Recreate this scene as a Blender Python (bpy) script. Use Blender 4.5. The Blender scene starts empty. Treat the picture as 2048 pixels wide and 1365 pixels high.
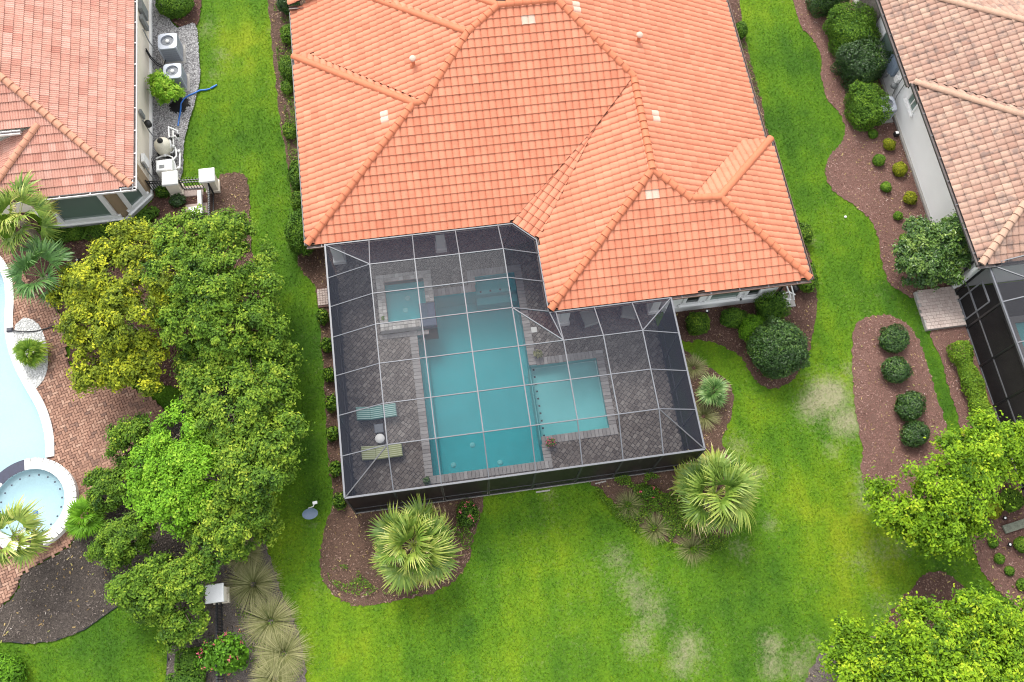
import bpy, math, random
import numpy as np
from mathutils import Vector, Matrix
from mathutils.geometry import tessellate_polygon

R = math.radians
scene = bpy.context.scene
COL = scene.collection

# ------------------------------------------------------------------ camera
# world axes = the axes of the houses (x east, y north), metres, ground z = 0
FPX, TILT, ROLL, YAW, HGT = 1786.85, 0.36236, 0.080932, 0.21824, 37.0
_ri = np.array([1, 0, 0.]); _fw = np.array([0, math.sin(TILT), -math.cos(TILT)]); _up = np.array([0, math.cos(TILT), math.sin(TILT)])
_ri, _up = math.cos(ROLL)*_ri + math.sin(ROLL)*_up, -math.sin(ROLL)*_ri + math.cos(ROLL)*_up
_M = np.array([[math.cos(YAW), math.sin(YAW), 0], [-math.sin(YAW), math.cos(YAW), 0], [0, 0, 1]])
_ri, _up, _fw = _M@_ri, _M@_up, _M@_fw
cam_data = bpy.data.cameras.new('camera')
cam_data.sensor_width = 36.0
cam_data.lens = FPX/2048*36
cam_data.clip_start = 0.5
cam_data.clip_end = 1000
cam = bpy.data.objects.new('camera', cam_data)
COL.objects.link(cam)
_m = Matrix.Identity(4)
for _i in range(3):
    _m[_i][0] = _ri[_i]; _m[_i][1] = _up[_i]; _m[_i][2] = -_fw[_i]
_m[2][3] = HGT
cam.matrix_world = _m
scene.camera = cam

# ------------------------------------------------------------------ sky, sun, exposure
SUN_EL, SUN_AZ = 53.0, -14.0          # azimuth from north (+y), clockwise
world = bpy.data.worlds.new('World'); scene.world = world; world.use_nodes = True
nt = world.node_tree
sky = nt.nodes.new('ShaderNodeTexSky'); sky.sky_type = 'NISHITA'; sky.sun_disc = False
sky.sun_elevation = R(SUN_EL); sky.sun_rotation = R(SUN_AZ)
sky.air_density = 1.0; sky.dust_density = 5.0; sky.ozone_density = 1.0
hs = nt.nodes.new('ShaderNodeHueSaturation'); hs.inputs['Saturation'].default_value = 0.42
bg = nt.nodes['Background']; bg.inputs['Strength'].default_value = 0.15
nt.links.new(sky.outputs[0], hs.inputs['Color'])
veil = nt.nodes.new('ShaderNodeMix'); veil.data_type = 'RGBA'; veil.inputs[0].default_value = 0.5    # thin bright overcast over the blue
veil.inputs[7].default_value = (6.6, 6.7, 6.9, 1)
nt.links.new(hs.outputs[0], veil.inputs[6]); nt.links.new(veil.outputs[2], bg.inputs['Color'])
sl = bpy.data.lights.new('sun', 'SUN'); sl.energy = 1.5; sl.angle = R(22); sl.color = (1, .965, .91)
sun = bpy.data.objects.new('sun', sl); COL.objects.link(sun)
_d = Vector((math.sin(R(SUN_AZ))*math.cos(R(SUN_EL)), math.cos(R(SUN_AZ))*math.cos(R(SUN_EL)), math.sin(R(SUN_EL))))
sun.rotation_euler = _d.to_track_quat('Z', 'Y').to_euler(); sun.location = (0, 30, 45)
scene.view_settings.view_transform = 'Standard'; scene.view_settings.look = 'None'
scene.view_settings.gamma = 1; scene.view_settings.use_curve_mapping = False
scene.view_settings.exposure = 1.08
scene.render.engine = 'CYCLES'
scene.cycles.use_denoising = True; scene.cycles.filter_width = 1.1
scene.cycles.max_bounces = 10; scene.cycles.transparent_max_bounces = 16
scene.cycles.diffuse_bounces = 2; scene.cycles.glossy_bounces = 3

# ------------------------------------------------------------------ helpers
def at(x, y, z=0.0):
    """survey helper: the point of the level z that stands at a spot of the 2048-wide photograph"""
    d = _ri*(x-1024)/FPX - _up*(y-682.5)/FPX + _fw
    t = (z-HGT)/d[2]
    return Vector((d[0]*t, d[1]*t, z))
def xy(x, y, z=0.0):
    p = at(x, y, z); return (p.x, p.y)

def link(o, parent=None):
    COL.objects.link(o)
    if parent is not None:
        o.parent = parent
        o.matrix_parent_inverse = Matrix.Translation(-Vector(parent.location)) if parent.parent is None else Matrix.Identity(4)
    return o
def tag(o, label=None, cat=None, group=None, kind=None):
    if label: o['label'] = label
    if cat: o['category'] = cat
    if group: o['group'] = group
    if kind: o['kind'] = kind
    return o
def thing(name, label, cat, loc=(0, 0, 0), group=None):
    o = bpy.data.objects.new(name, None); o.location = loc; o.empty_display_size = .2
    COL.objects.link(o)
    return tag(o, label, cat, group)

class MB:
    """collects polygons; build() makes one mesh object of them (world coordinates)"""
    def __init__(s): s.v = []; s.f = []; s.sm = []
    def add(s, vs, fs, smooth=False):
        b = len(s.v); s.v += [tuple(v) for v in vs]; s.f += [tuple(b+i for i in f) for f in fs]; s.sm += [smooth]*len(fs); return s
    def box(s, x0, y0, z0, x1, y1, z1):
        return s.add([(x0,y0,z0),(x1,y0,z0),(x1,y1,z0),(x0,y1,z0),(x0,y0,z1),(x1,y0,z1),(x1,y1,z1),(x0,y1,z1)],
                     [(0,3,2,1),(4,5,6,7),(0,1,5,4),(1,2,6,5),(2,3,7,6),(3,0,4,7)])
    def obox(s, c, ax, ay, az):
        """box with centre c and half-axes ax, ay, az"""
        c, ax, ay, az = Vector(c), Vector(ax), Vector(ay), Vector(az)
        vs = [c+i*ax+j*ay+k*az for k in (-1,1) for j in (-1,1) for i in (-1,1)]
        return s.add(vs, [(0,2,3,1),(4,5,7,6),(0,1,5,4),(1,3,7,5),(3,2,6,7),(2,0,4,6)])
    def bar(s, p, q, w, h, up=(0,0,1)):
        p, q = Vector(p), Vector(q); d = (q-p); L = d.length; d.normalize(); u = Vector(up)
        if abs(d.dot(u)) > .98: u = Vector((0,1,0))
        sx = d.cross(u).normalized(); sz = sx.cross(d).normalized()
        return s.obox((p+q)/2, d*L/2, sx*w/2, sz*h/2)
    def cbox(s, x0, y0, z0, x1, y1, z1, c=.02):
        """box with chamfered top edges"""
        return s.add([(x0,y0,z0),(x1,y0,z0),(x1,y1,z0),(x0,y1,z0),(x0,y0,z1-c),(x1,y0,z1-c),(x1,y1,z1-c),(x0,y1,z1-c),
                      (x0+c,y0+c,z1),(x1-c,y0+c,z1),(x1-c,y1-c,z1),(x0+c,y1-c,z1)],
                     [(0,3,2,1),(8,9,10,11),(0,1,5,4),(1,2,6,5),(2,3,7,6),(3,0,4,7),(4,5,9,8),(5,6,10,9),(6,7,11,10),(7,4,8,11)])
    def prism(s, poly, z0, z1):
        n = len(poly)
        vs = [(x,y,z0) for x,y in poly]+[(x,y,z1) for x,y in poly]
        tri = tessellate_polygon([[Vector((x,y,0)) for x,y in poly]])
        fs = [tuple(t) for t in tri]; top = []
        for t in tri:
            a,b,c = (poly[i] for i in t)
            ccw = (b[0]-a[0])*(c[1]-a[1])-(b[1]-a[1])*(c[0]-a[0]) > 0
            top.append(tuple(i+n for i in (t if ccw else t[::-1])))
        ar = sum(poly[i][0]*poly[(i+1)%n][1]-poly[(i+1)%n][0]*poly[i][1] for i in range(n))
        sd = [(i,(i+1)%n,(i+1)%n+n,i+n) if ar > 0 else (i,i+n,(i+1)%n+n,(i+1)%n) for i in range(n)]
        return s.add(vs, top+sd)
    def sheet(s, poly, z, holes=()):
        loops = [poly]+list(holes)
        flat = [p for l in loops for p in l]
        tri = tessellate_polygon([[Vector((x,y,0)) for x,y in l] for l in loops])
        fs = []
        for t in tri:
            a,b,c = (flat[i] for i in t)
            fs.append(tuple(t) if (b[0]-a[0])*(c[1]-a[1])-(b[1]-a[1])*(c[0]-a[0]) > 0 else tuple(t[::-1]))
        return s.add([(x,y,z) for x,y in flat], fs)
    def tube(s, pts, r, n=6, caps=True):
        pts = [Vector(p) for p in pts]; rs = r if hasattr(r,'__len__') else [r]*len(pts)
        vs = []; pu = None
        for i,p in enumerate(pts):
            d = (pts[min(i+1,len(pts)-1)]-pts[max(i-1,0)]).normalized()
            u = Vector((0,0,1)) if abs(d.z) < .9 else Vector((1,0,0))
            if pu is not None: u = pu
            a = (u-d*u.dot(d)).normalized(); b = d.cross(a); pu = a
            vs += [p+(a*math.cos(2*math.pi*k/n)+b*math.sin(2*math.pi*k/n))*rs[i] for k in range(n)]
        fs = [(i*n+k, i*n+(k+1)%n, (i+1)*n+(k+1)%n, (i+1)*n+k) for i in range(len(pts)-1) for k in range(n)]
        s.add(vs, fs, True)
        if caps:
            s.add(vs[:n], [tuple(range(n))[::-1]]); s.add(vs[-n:], [tuple(range(n))])
        return s
    def lathe(s, c, prof, n=20, ang=None):
        """profile of (radius, z) turned about the vertical through c"""
        c = Vector(c); vs = []
        for r,z in prof: vs += [(c.x+r*math.cos(2*math.pi*k/n), c.y+r*math.sin(2*math.pi*k/n), c.z+z) for k in range(n)]
        fs = [(i*n+k, i*n+(k+1)%n, (i+1)*n+(k+1)%n, (i+1)*n+k) for i in range(len(prof)-1) for k in range(n)]
        return s.add(vs, fs, True)
    def disc(s, c, r, n=20, z=0):
        c = Vector(c)
        return s.add([(c.x+r*math.cos(2*math.pi*k/n), c.y+r*math.sin(2*math.pi*k/n), c.z+z) for k in range(n)], [tuple(range(n))])
    def mesh(s, name, mat=None):
        me = bpy.data.meshes.new(name); me.from_pydata(s.v, [], s.f)
        me.polygons.foreach_set('use_smooth', s.sm)
        if mat is not None: me.materials.append(mat)
        me.update(); return me
    def build(s, name, mat, parent=None):
        return link(bpy.data.objects.new(name, s.mesh(name, mat)), parent)

def np_mesh(name, V, F, mat, face_attr=None, smooth=False):
    """fast mesh from arrays; F is (m, 3) or (m, 4)"""
    V = np.asarray(V, np.float32); F = np.asarray(F, np.int32); k = F.shape[1]
    me = bpy.data.meshes.new(name)
    me.vertices.add(len(V)); me.vertices.foreach_set('co', V.ravel())
    me.loops.add(F.size); me.loops.foreach_set('vertex_index', F.ravel())
    me.polygons.add(len(F)); me.polygons.foreach_set('loop_start', np.arange(0, F.size, k, dtype=np.int32))
    try: me.polygons.foreach_set('loop_total', np.full(len(F), k, np.int32))
    except Exception: pass
    me.polygons.foreach_set('use_smooth', np.full(len(F), smooth, bool))
    for nm, data in (face_attr or {}).items():
        dom = 'FACE' if len(data) == len(F) else 'POINT'
        a = me.attributes.new(nm, 'FLOAT', dom); a.data.foreach_set('value', np.asarray(data, np.float32))
    me.materials.append(mat); me.update(calc_edges=True); return me
def np_obj(name, V, F, mat, parent=None, face_attr=None, smooth=False):
    return link(bpy.data.objects.new(name, np_mesh(name, V, F, mat, face_attr, smooth)), parent)

def inside(poly, X, Y):
    """vectorised point-in-polygon"""
    X = np.asarray(X); Y = np.asarray(Y); c = np.zeros(X.shape, bool); n = len(poly)
    for i in range(n):
        x0,y0 = poly[i]; x1,y1 = poly[(i+1)%n]
        if y0 == y1: continue
        m = ((y0 > Y) != (y1 > Y)) & (X < (x1-x0)*(Y-y0)/(y1-y0)+x0); c ^= m
    return c
def smooth_poly(pts, n=5, jit=0.0, seed=1):
    """closed Catmull-Rom curve through pts"""
    rnd = random.Random(seed); out = []; N = len(pts)
    for i in range(N):
        p0,p1,p2,p3 = (pts[(i+k-1)%N] for k in range(4))
        for j in range(n):
            t = j/n
            q = [0.5*((2*p1[a])+(-p0[a]+p2[a])*t+(2*p0[a]-5*p1[a]+4*p2[a]-p3[a])*t*t+(-p0[a]+3*p1[a]-3*p2[a]+p3[a])*t**3) for a in (0,1)]
            out.append((q[0]+rnd.uniform(-jit,jit), q[1]+rnd.uniform(-jit,jit)))
    return out
def vnoise(X, Y, sc, seed=0, oct=3):
    """smooth value noise, 0..1"""
    X = np.asarray(X, float); Y = np.asarray(Y, float); tot = np.zeros(X.shape); amp = 1; s = 0
    for o in range(oct):
        x = X*sc*2**o+seed*17.3+o*5.7; y = Y*sc*2**o+seed*9.1+o*3.3
        xi = np.floor(x); yi = np.floor(y); fx = x-xi; fy = y-yi; fx = fx*fx*(3-2*fx); fy = fy*fy*(3-2*fy)
        def h(a, b): v = np.sin(a*127.1+b*311.7+seed*74.7)*43758.5453; return v-np.floor(v)
        tot += amp*((h(xi,yi)*(1-fx)+h(xi+1,yi)*fx)*(1-fy)+(h(xi,yi+1)*(1-fx)+h(xi+1,yi+1)*fx)*fy); s += amp; amp *= .5
    return tot/s

# ------------------------------------------------------------------ materials
def _mat(name):
    m = bpy.data.materials.new(name); m.use_nodes = True
    return m, m.node_tree, m.node_tree.nodes['Principled BSDF']
def _N(nt, t, **kw):
    n = nt.nodes.new(t)
    for k, v in kw.items():
        if k in n.inputs: n.inputs[k].default_value = v
        else: setattr(n, k, v)
    return n
def _mix(nt, a, b, fac, mode='MIX'):
    n = nt.nodes.new('ShaderNodeMix'); n.data_type = 'RGBA'; n.blend_type = mode
    for sock, val in ((n.inputs[0], fac), (n.inputs[6], a), (n.inputs[7], b)):
        if hasattr(val, 'links') or hasattr(val, 'is_linked'): nt.links.new(val, sock)
        elif isinstance(val, (int, float)): sock.default_value = val
        else: sock.default_value = (*val[:3], 1)
    return n.outputs[2]
def _ramp(nt, fac, stops):
    n = nt.nodes.new('ShaderNodeValToRGB'); e = n.color_ramp.elements
    while len(e) < len(stops): e.new(0.5)
    for el, (p, c) in zip(e, stops):
        el.position = p; el.color = (*c[:3], 1) if hasattr(c, '__len__') else (c, c, c, 1)
    nt.links.new(fac, n.inputs[0]); return n.outputs[0]
def _noise(nt, scale, detail=4, vec=None, rough=.55):
    n = _N(nt, 'ShaderNodeTexNoise', Scale=scale, Detail=detail, Roughness=rough)
    if vec is not None: nt.links.new(vec, n.inputs['Vector'])
    return n.outputs[0]
def _pos(nt):
    return nt.nodes.new('ShaderNodeNewGeometry').outputs['Position']
def sc(c, f): return tuple(min(1, max(0, x*f)) for x in c)

def surf(name, col, rough=.75, var=.18, scale=2.5, fine=.12, fscale=40, bump=0., bscale=60, spec=.25, tint=None, stain=None, metal=0., bdist=.02):
    """a surface with large-scale and fine colour variation; tint = colour stops driven by the 'tint' attribute; stain = (colour, amount, scale)"""
    m, nt, b = _mat(name); p = _pos(nt)
    if tint:
        a = _N(nt, 'ShaderNodeAttribute', attribute_name='tint'); base = _ramp(nt, a.outputs['Fac'], tint)
    else:
        base = None
    n1 = _noise(nt, scale, 5, p); n2 = _noise(nt, fscale, 3, p)
    f = _ramp(nt, n1, [(.3, 1-var), (.7, 1+var*.6 if 1+var*.6 < 1 else 1.0)])
    c = _mix(nt, base if base is not None else col, f, 1.0, 'MULTIPLY')
    if fine: c = _mix(nt, c, _ramp(nt, n2, [(.3, 1-fine*2), (.7, 1.0)]), 1.0, 'MULTIPLY')
    if stain:
        scol, amt, ss = stain
        n3 = _noise(nt, ss, 6, p, .65)
        k = _ramp(nt, n3, [(.60-.15*amt, 0.), (.70-.1*amt, 1.)])
        c = _mix(nt, c, scol, _mix(nt, (0,0,0), (amt,)*3, k))
    nt.links.new(c, b.inputs['Base Color'])
    b.inputs['Roughness'].default_value = rough; b.inputs['Metallic'].default_value = metal
    b.inputs['Specular IOR Level'].default_value = spec
    if bump:
        bn = _N(nt, 'ShaderNodeBump', Strength=bump, Distance=bdist); nt.links.new(_noise(nt, bscale, 4, p), bn.inputs['Height'])
        nt.links.new(bn.outputs[0], b.inputs['Normal'])
    return m
def leafmat(name, stops, rough=.55, trans=.14, spec=.2):
    m, nt, b = _mat(name)
    a = _N(nt, 'ShaderNodeAttribute', attribute_name='tint')
    c = _ramp(nt, a.outputs['Fac'], stops)
    nt.links.new(c, b.inputs['Base Color']); b.inputs['Roughness'].default_value = rough
    b.inputs['Specular IOR Level'].default_value = spec
    t = nt.nodes.new('ShaderNodeBsdfTranslucent'); nt.links.new(c, t.inputs[0])
    mx = nt.nodes.new('ShaderNodeMixShader'); mx.inputs[0].default_value = trans
    nt.links.new(b.outputs[0], mx.inputs[1]); nt.links.new(t.outputs[0], mx.inputs[2])
    nt.links.new(mx.outputs[0], nt.nodes['Material Output'].inputs[0]); return m

MAT = {}
MAT['tile_main'] = surf('orange roof tile', None, .68, .10, .9, .07, 30, tint=[(0, (.50,.165,.092)), (.5, (.58,.215,.125)), (1, (.65,.27,.165))], stain=((.40,.14,.08), .45, 1.6))
MAT['tile_left'] = surf('red roof tile', None, .7, .16, 1.2, .12, 26, tint=[(0, (.45,.185,.135)), (.4, (.565,.28,.21)), (1, (.66,.39,.315))], stain=((.36,.14,.11), .4, 4.5))
MAT['tile_right'] = surf('pale roof tile', None, .75, .10, 1.1, .08, 22, tint=[(0, (.33,.19,.14)), (.5, (.40,.25,.19)), (1, (.48,.33,.245))], stain=((.15,.11,.095), .7, 2.6))
MAT['cap_main'] = surf('orange ridge tile', (.55,.18,.09), .68, .12, 1.6, .08, 30)
MAT['cap_left'] = surf('red ridge tile', (.58,.28,.18), .7, .18, 2.0, .12, 26)
MAT['cap_right'] = surf('pale ridge tile', (.50,.32,.23), .75, .12, 1.8, .10, 22, stain=((.2,.14,.11), .3, 2.0))
MAT['tile_pale'] = surf('pale vent tile', (.66,.46,.36), .7, .10, 3)
MAT['felt'] = surf('roof felt', (.055,.028,.02), .95, .2, 4)
MAT['stucco_cream'] = surf('cream stucco', (.90,.82,.68), .9, .07, .8, .05, 60, bump=.15, bscale=90)
MAT['stucco_tan'] = surf('tan stucco', (.40,.30,.19), .9, .10, .8, .06, 60, bump=.15, bscale=90)
MAT['stucco_white'] = surf('white stucco', (.90,.90,.885), .9, .06, .7, .05, 60, bump=.12, bscale=90)
MAT['stone_veneer'] = surf('stone veneer', (.24,.21,.19), .9, .4, 5, .25, 18, bump=.6, bscale=12)
MAT['white_paint'] = surf('white paint', (.88,.88,.86), .5, .05, 2, .03, 30)
MAT['white_pvc'] = surf('white plastic pipe', (.74,.74,.72), .4, .08, 3, .06, 30)
MAT['gutter_brown'] = surf('bronze gutter', (.12,.065,.045), .45, .25, 2, .15, 20, spec=.5)
MAT['gutter_grey'] = surf('dark gutter', (.085,.078,.076), .45, .25, 2, .15, 20, spec=.5)
MAT['gutter_white'] = surf('white gutter', (.74,.72,.70), .45, .08, 2, .05, 20, spec=.5)
MAT['gutter_bed'] = surf('gutter bottom', (.22,.18,.17), .6, .3, 3, .2, 20)
MAT['alu'] = surf('pale aluminium', (.14,.145,.16), .42, .10, 1.5, .05, 25, spec=.5)
MAT['alu_dark'] = surf('dark aluminium', (.10,.10,.105), .42, .10, 1.5, .05, 25, spec=.5)
MAT['rail_dark'] = surf('dark bronze rail', (.035,.035,.038), .5, .1, 1.5, .05, 25, spec=.3)
MAT['black_iron'] = surf('black iron', (.018,.019,.022), .4, .2, 3, .1, 30, spec=.5)
MAT['black_plastic'] = surf('black plastic', (.02,.02,.022), .45, .2, 3, .1, 30, spec=.4)
MAT['steel_blue'] = surf('blue grey painted steel', (.40,.43,.49), .4, .06, 2, .04, 30, spec=.5)
MAT['steel_slat'] = surf('grey slatted steel', (.16,.175,.20), .5, .10, 2, .06, 30, spec=.4)
MAT['fan'] = surf('dark fan', (.025,.03,.05), .4, .1, 3, spec=.5)
MAT['hose_blue'] = surf('blue hose', (.02,.16,.55), .4, .15, 6, .1, 30, spec=.5)
MAT['meter_grey'] = surf('grey metal box', (.27,.28,.28), .5, .15, 3, .08, 30)
MAT['meter_blue'] = surf('blue grey meter box', (.23,.29,.37), .5, .12, 3, .08, 30)
MAT['coping_grey'] = surf('grey coping brick', None, .85, .14, 2.0, .12, 40, tint=[(0,(.26,.24,.23)),(.5,(.36,.34,.33)),(1,(.47,.45,.44))], bump=.2, bscale=50)
MAT['paver_grey'] = surf('grey paver', None, .9, .22, 1.1, .18, 45, tint=[(0,(.15,.122,.105)),(.5,(.235,.200,.178)),(1,(.35,.31,.28))], bump=.25, bscale=60)
MAT['paver_red'] = surf('red brick paver', None, .9, .20, 1.0, .16, 40, tint=[(0,(.22,.135,.105)),(.35,(.34,.19,.135)),(.7,(.42,.245,.175)),(1,(.50,.32,.235))], bump=.25, bscale=60)
MAT['paver_tan'] = surf('tan landing paver', None, .9, .12, 1.2, .12, 40, tint=[(0,(.44,.35,.31)),(1,(.56,.47,.42))], bump=.2, bscale=60)
MAT['spa_brick'] = surf('tumbled spa brick', None, .85, .15, 3, .15, 40, tint=[(0,(.34,.32,.30)),(.5,(.58,.56,.53)),(1,(.76,.74,.71))], bump=.25, bscale=50)
MAT['sand_joint'] = surf('joint sand', (.085,.075,.068), .95, .25, 3, .2, 50)
MAT['joint_red'] = surf('joint sand red', (.15,.085,.07), .95, .25, 3, .2, 50)
MAT['joint_pale'] = surf('pale mortar', (.48,.46,.44), .95, .15, 3, .1, 50)
MAT['concrete'] = surf('concrete', (.42,.40,.37), .9, .2, 1.5, .15, 30, bump=.2)
MAT['plaster_teal'] = surf('teal pool plaster', (.055,.45,.49), .7, .10, 1.2, .06, 18)
MAT['plaster_shelf'] = surf('pale teal pool plaster', (.27,.60,.61), .7, .08, 1.2, .05, 18)
MAT['plaster_pale'] = surf('white blue pool plaster', (.46,.61,.65), .7, .06, .8, .04, 14)
MAT['tile_lav'] = surf('lavender glass tile', (.12,.16,.25), .6, .3, 9, .3, 60, spec=.2)
MAT['tile_navy'] = surf('navy glass tile', (.03,.035,.075), .25, .25, 9, .2, 60, spec=.6)
MAT['white_coping'] = surf('white stone coping', (.80,.79,.76), .7, .06, 2, .05, 30)
MAT['mulch_red'] = surf('red brown mulch', (.155,.085,.066), .95, .30, 1.2, .30, 26, bump=.8, bscale=45, bdist=.04)
MAT['mulch_pink'] = surf('weathered red mulch', (.225,.125,.10), .95, .25, .7, .25, 26, bump=.8, bscale=45, bdist=.04)
MAT['mulch_brown'] = surf('brown mulch', (.165,.10,.072), .95, .30, .9, .30, 30, bump=.8, bscale=45, bdist=.04)
MAT['soil_dark'] = surf('dark garden soil', (.115,.094,.08), .95, .35, .8, .35, 24, bump=.8, bscale=35, bdist=.04)
MAT['soil_grey'] = surf('grey sandy soil', (.19,.16,.14), .95, .30, .9, .30, 24, bump=.6, bscale=35, bdist=.03)
MAT['chip_red'] = surf('red bark chips', None, .9, .1, 2, 0, tint=[(0,(.07,.032,.024)),(.5,(.17,.085,.066)),(.85,(.27,.16,.13)),(1,(.46,.36,.31))])
MAT['chip_pink'] = surf('weathered bark chips', None, .9, .1, 2, 0, tint=[(0,(.085,.038,.03)),(.5,(.225,.118,.095)),(.9,(.34,.215,.18)),(1,(.55,.45,.40))])
MAT['chip_brown'] = surf('brown bark chips', None, .9, .1, 2, 0, tint=[(0,(.055,.03,.02)),(.5,(.17,.098,.07)),(.9,(.30,.205,.16)),(1,(.48,.39,.33))])
MAT['chip_dark'] = surf('dark bark chips', None, .9, .1, 2, 0, tint=[(0,(.04,.032,.027)),(.6,(.125,.102,.088)),(.92,(.24,.20,.175)),(1,(.52,.47,.43))])
MAT['litter'] = surf('fallen leaves', None, .9, .1, 2, 0, tint=[(0,(.12,.07,.03)),(.4,(.30,.21,.09)),(.75,(.42,.33,.14)),(1,(.22,.27,.06))])
MAT['pebble'] = surf('pale gravel pebbles', None, .8, .1, 3, .1, 50, tint=[(0,(.13,.125,.13)),(.4,(.33,.32,.32)),(1,(.62,.61,.60))])
MAT['gravel_base'] = surf('gravel bed', (.30,.29,.29), .95, .3, 6, .35, 40, bump=.8, bscale=50)
MAT['bark'] = surf('grey bark', (.20,.16,.125), .9, .3, 6, .2, 30, bump=.5, bscale=30)
MAT['bark_pale'] = surf('pale bark', (.34,.28,.22), .9, .25, 6, .2, 30, bump=.5, bscale=30)
MAT['grass_ground'] = None
MAT['terracotta'] = surf('dark planter', (.05,.045,.042), .6, .2, 4)
MAT['weathered_wood'] = surf('weathered green wood', (.25,.27,.21), .9, .25, 6, .2, 20, bump=.4, bscale=20)
MAT['cushion_teal'] = None

def stripes(name, ca, cb, axis=1, width=.085):
    m, nt, b = _mat(name)
    tc = nt.nodes.new('ShaderNodeTexCoord'); sep = nt.nodes.new('ShaderNodeSeparateXYZ'); nt.links.new(tc.outputs['Object'], sep.inputs[0])
    mul = _N(nt, 'ShaderNodeMath', operation='MULTIPLY'); mul.inputs[1].default_value = 2*math.pi/width; nt.links.new(sep.outputs[axis], mul.inputs[0])
    sn = _N(nt, 'ShaderNodeMath', operation='SINE'); nt.links.new(mul.outputs[0], sn.inputs[0])
    c = _mix(nt, ca, cb, _ramp(nt, sn.outputs[0], [(.35, 0.), (.65, 1.)]))
    nt.links.new(c, b.inputs['Base Color']); b.inputs['Roughness'].default_value = .9; return m
MAT['cushion_teal'] = stripes('teal striped fabric', (.10,.24,.22), (.42,.58,.55))
MAT['cushion_olive'] = stripes('olive striped fabric', (.27,.30,.14), (.52,.55,.36))

def glassmat(name, col, rough=.08):
    m, nt, b = _mat(name); b.inputs['Base Color'].default_value = (*col, 1); b.inputs['Roughness'].default_value = rough
    b.inputs['Specular IOR Level'].default_value = .7; return m
MAT['glass_green'] = glassmat('green grey window glass', (.15,.21,.18))
MAT['glass_dark'] = glassmat('dark window glass', (.022,.03,.028))
MAT['blind'] = surf('window blind', (.42,.45,.42), .8, .05, 2)

def screenmat(name, cover, col, spec=.5):
    """insect screen: the woven threads cover more of the view the flatter one looks at it"""
    m, nt, b = _mat(name)
    g = nt.nodes.new('ShaderNodeNewGeometry')
    dot = _N(nt, 'ShaderNodeVectorMath', operation='DOT_PRODUCT'); nt.links.new(g.outputs['Normal'], dot.inputs[0]); nt.links.new(g.outputs['Incoming'], dot.inputs[1])
    ab = _N(nt, 'ShaderNodeMath', operation='ABSOLUTE'); nt.links.new(dot.outputs['Value'], ab.inputs[0])
    mx = _N(nt, 'ShaderNodeMath', operation='MAXIMUM'); mx.inputs[1].default_value = .1; nt.links.new(ab.outputs[0], mx.inputs[0])
    inv = _N(nt, 'ShaderNodeMath', operation='DIVIDE'); inv.inputs[0].default_value = 1; nt.links.new(mx.outputs[0], inv.inputs[1])
    pw = _N(nt, 'ShaderNodeMath', operation='POWER'); pw.inputs[0].default_value = 1-cover; nt.links.new(inv.outputs[0], pw.inputs[1])
    om = _N(nt, 'ShaderNodeMath', operation='SUBTRACT'); om.inputs[0].default_value = 1; nt.links.new(pw.outputs[0], om.inputs[1])
    b.inputs['Base Color'].default_value = (*col, 1); b.inputs['Roughness'].default_value = .42; b.inputs['Specular IOR Level'].default_value = spec
    tr = nt.nodes.new('ShaderNodeBsdfTransparent'); ms = nt.nodes.new('ShaderNodeMixShader')
    nt.links.new(om.outputs[0], ms.inputs[0]); nt.links.new(tr.outputs[0], ms.inputs[1]); nt.links.new(b.outputs[0], ms.inputs[2])
    nt.links.new(ms.outputs[0], nt.nodes['Material Output'].inputs[0]); return m
MAT['screen'] = screenmat('charcoal insect screen', .345, (.008,.012,.026))
MAT['screen_far'] = screenmat('dark neighbouring screen', .5, (.010,.012,.02), .25)
MAT['screen_wall'] = screenmat('black wall screen', .45, (.006,.006,.008), .12)

def watermat(name, tint, bump=.007, bscale=2.2):
    """clear pool water: tinted, lets daylight through, mirrors the sky by Fresnel"""
    m, nt, b = _mat(name); nt.nodes.remove(b)
    tr = nt.nodes.new('ShaderNodeBsdfTransparent'); tr.inputs[0].default_value = (*tint, 1)
    gl = nt.nodes.new('ShaderNodeBsdfGlossy'); gl.inputs['Roughness'].default_value = .03
    bn = _N(nt, 'ShaderNodeBump', Strength=bump, Distance=.05); nt.links.new(_noise(nt, bscale, 3, _pos(nt)), bn.inputs['Height'])
    fr = nt.nodes.new('ShaderNodeFresnel'); fr.inputs['IOR'].default_value = 1.33
    nt.links.new(bn.outputs[0], gl.inputs['Normal']); nt.links.new(bn.outputs[0], fr.inputs['Normal'])
    ms = nt.nodes.new('ShaderNodeMixShader'); nt.links.new(fr.outputs[0], ms.inputs[0]); nt.links.new(tr.outputs[0], ms.inputs[1]); nt.links.new(gl.outputs[0], ms.inputs[2])
    nt.links.new(ms.outputs[0], nt.nodes['Material Output'].inputs[0]); return m
MAT['water_teal'] = watermat('teal pool water', (.80,.96,.97))
MAT['water_pale'] = watermat('pale pool water', (.92,.97,.985))

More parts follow.
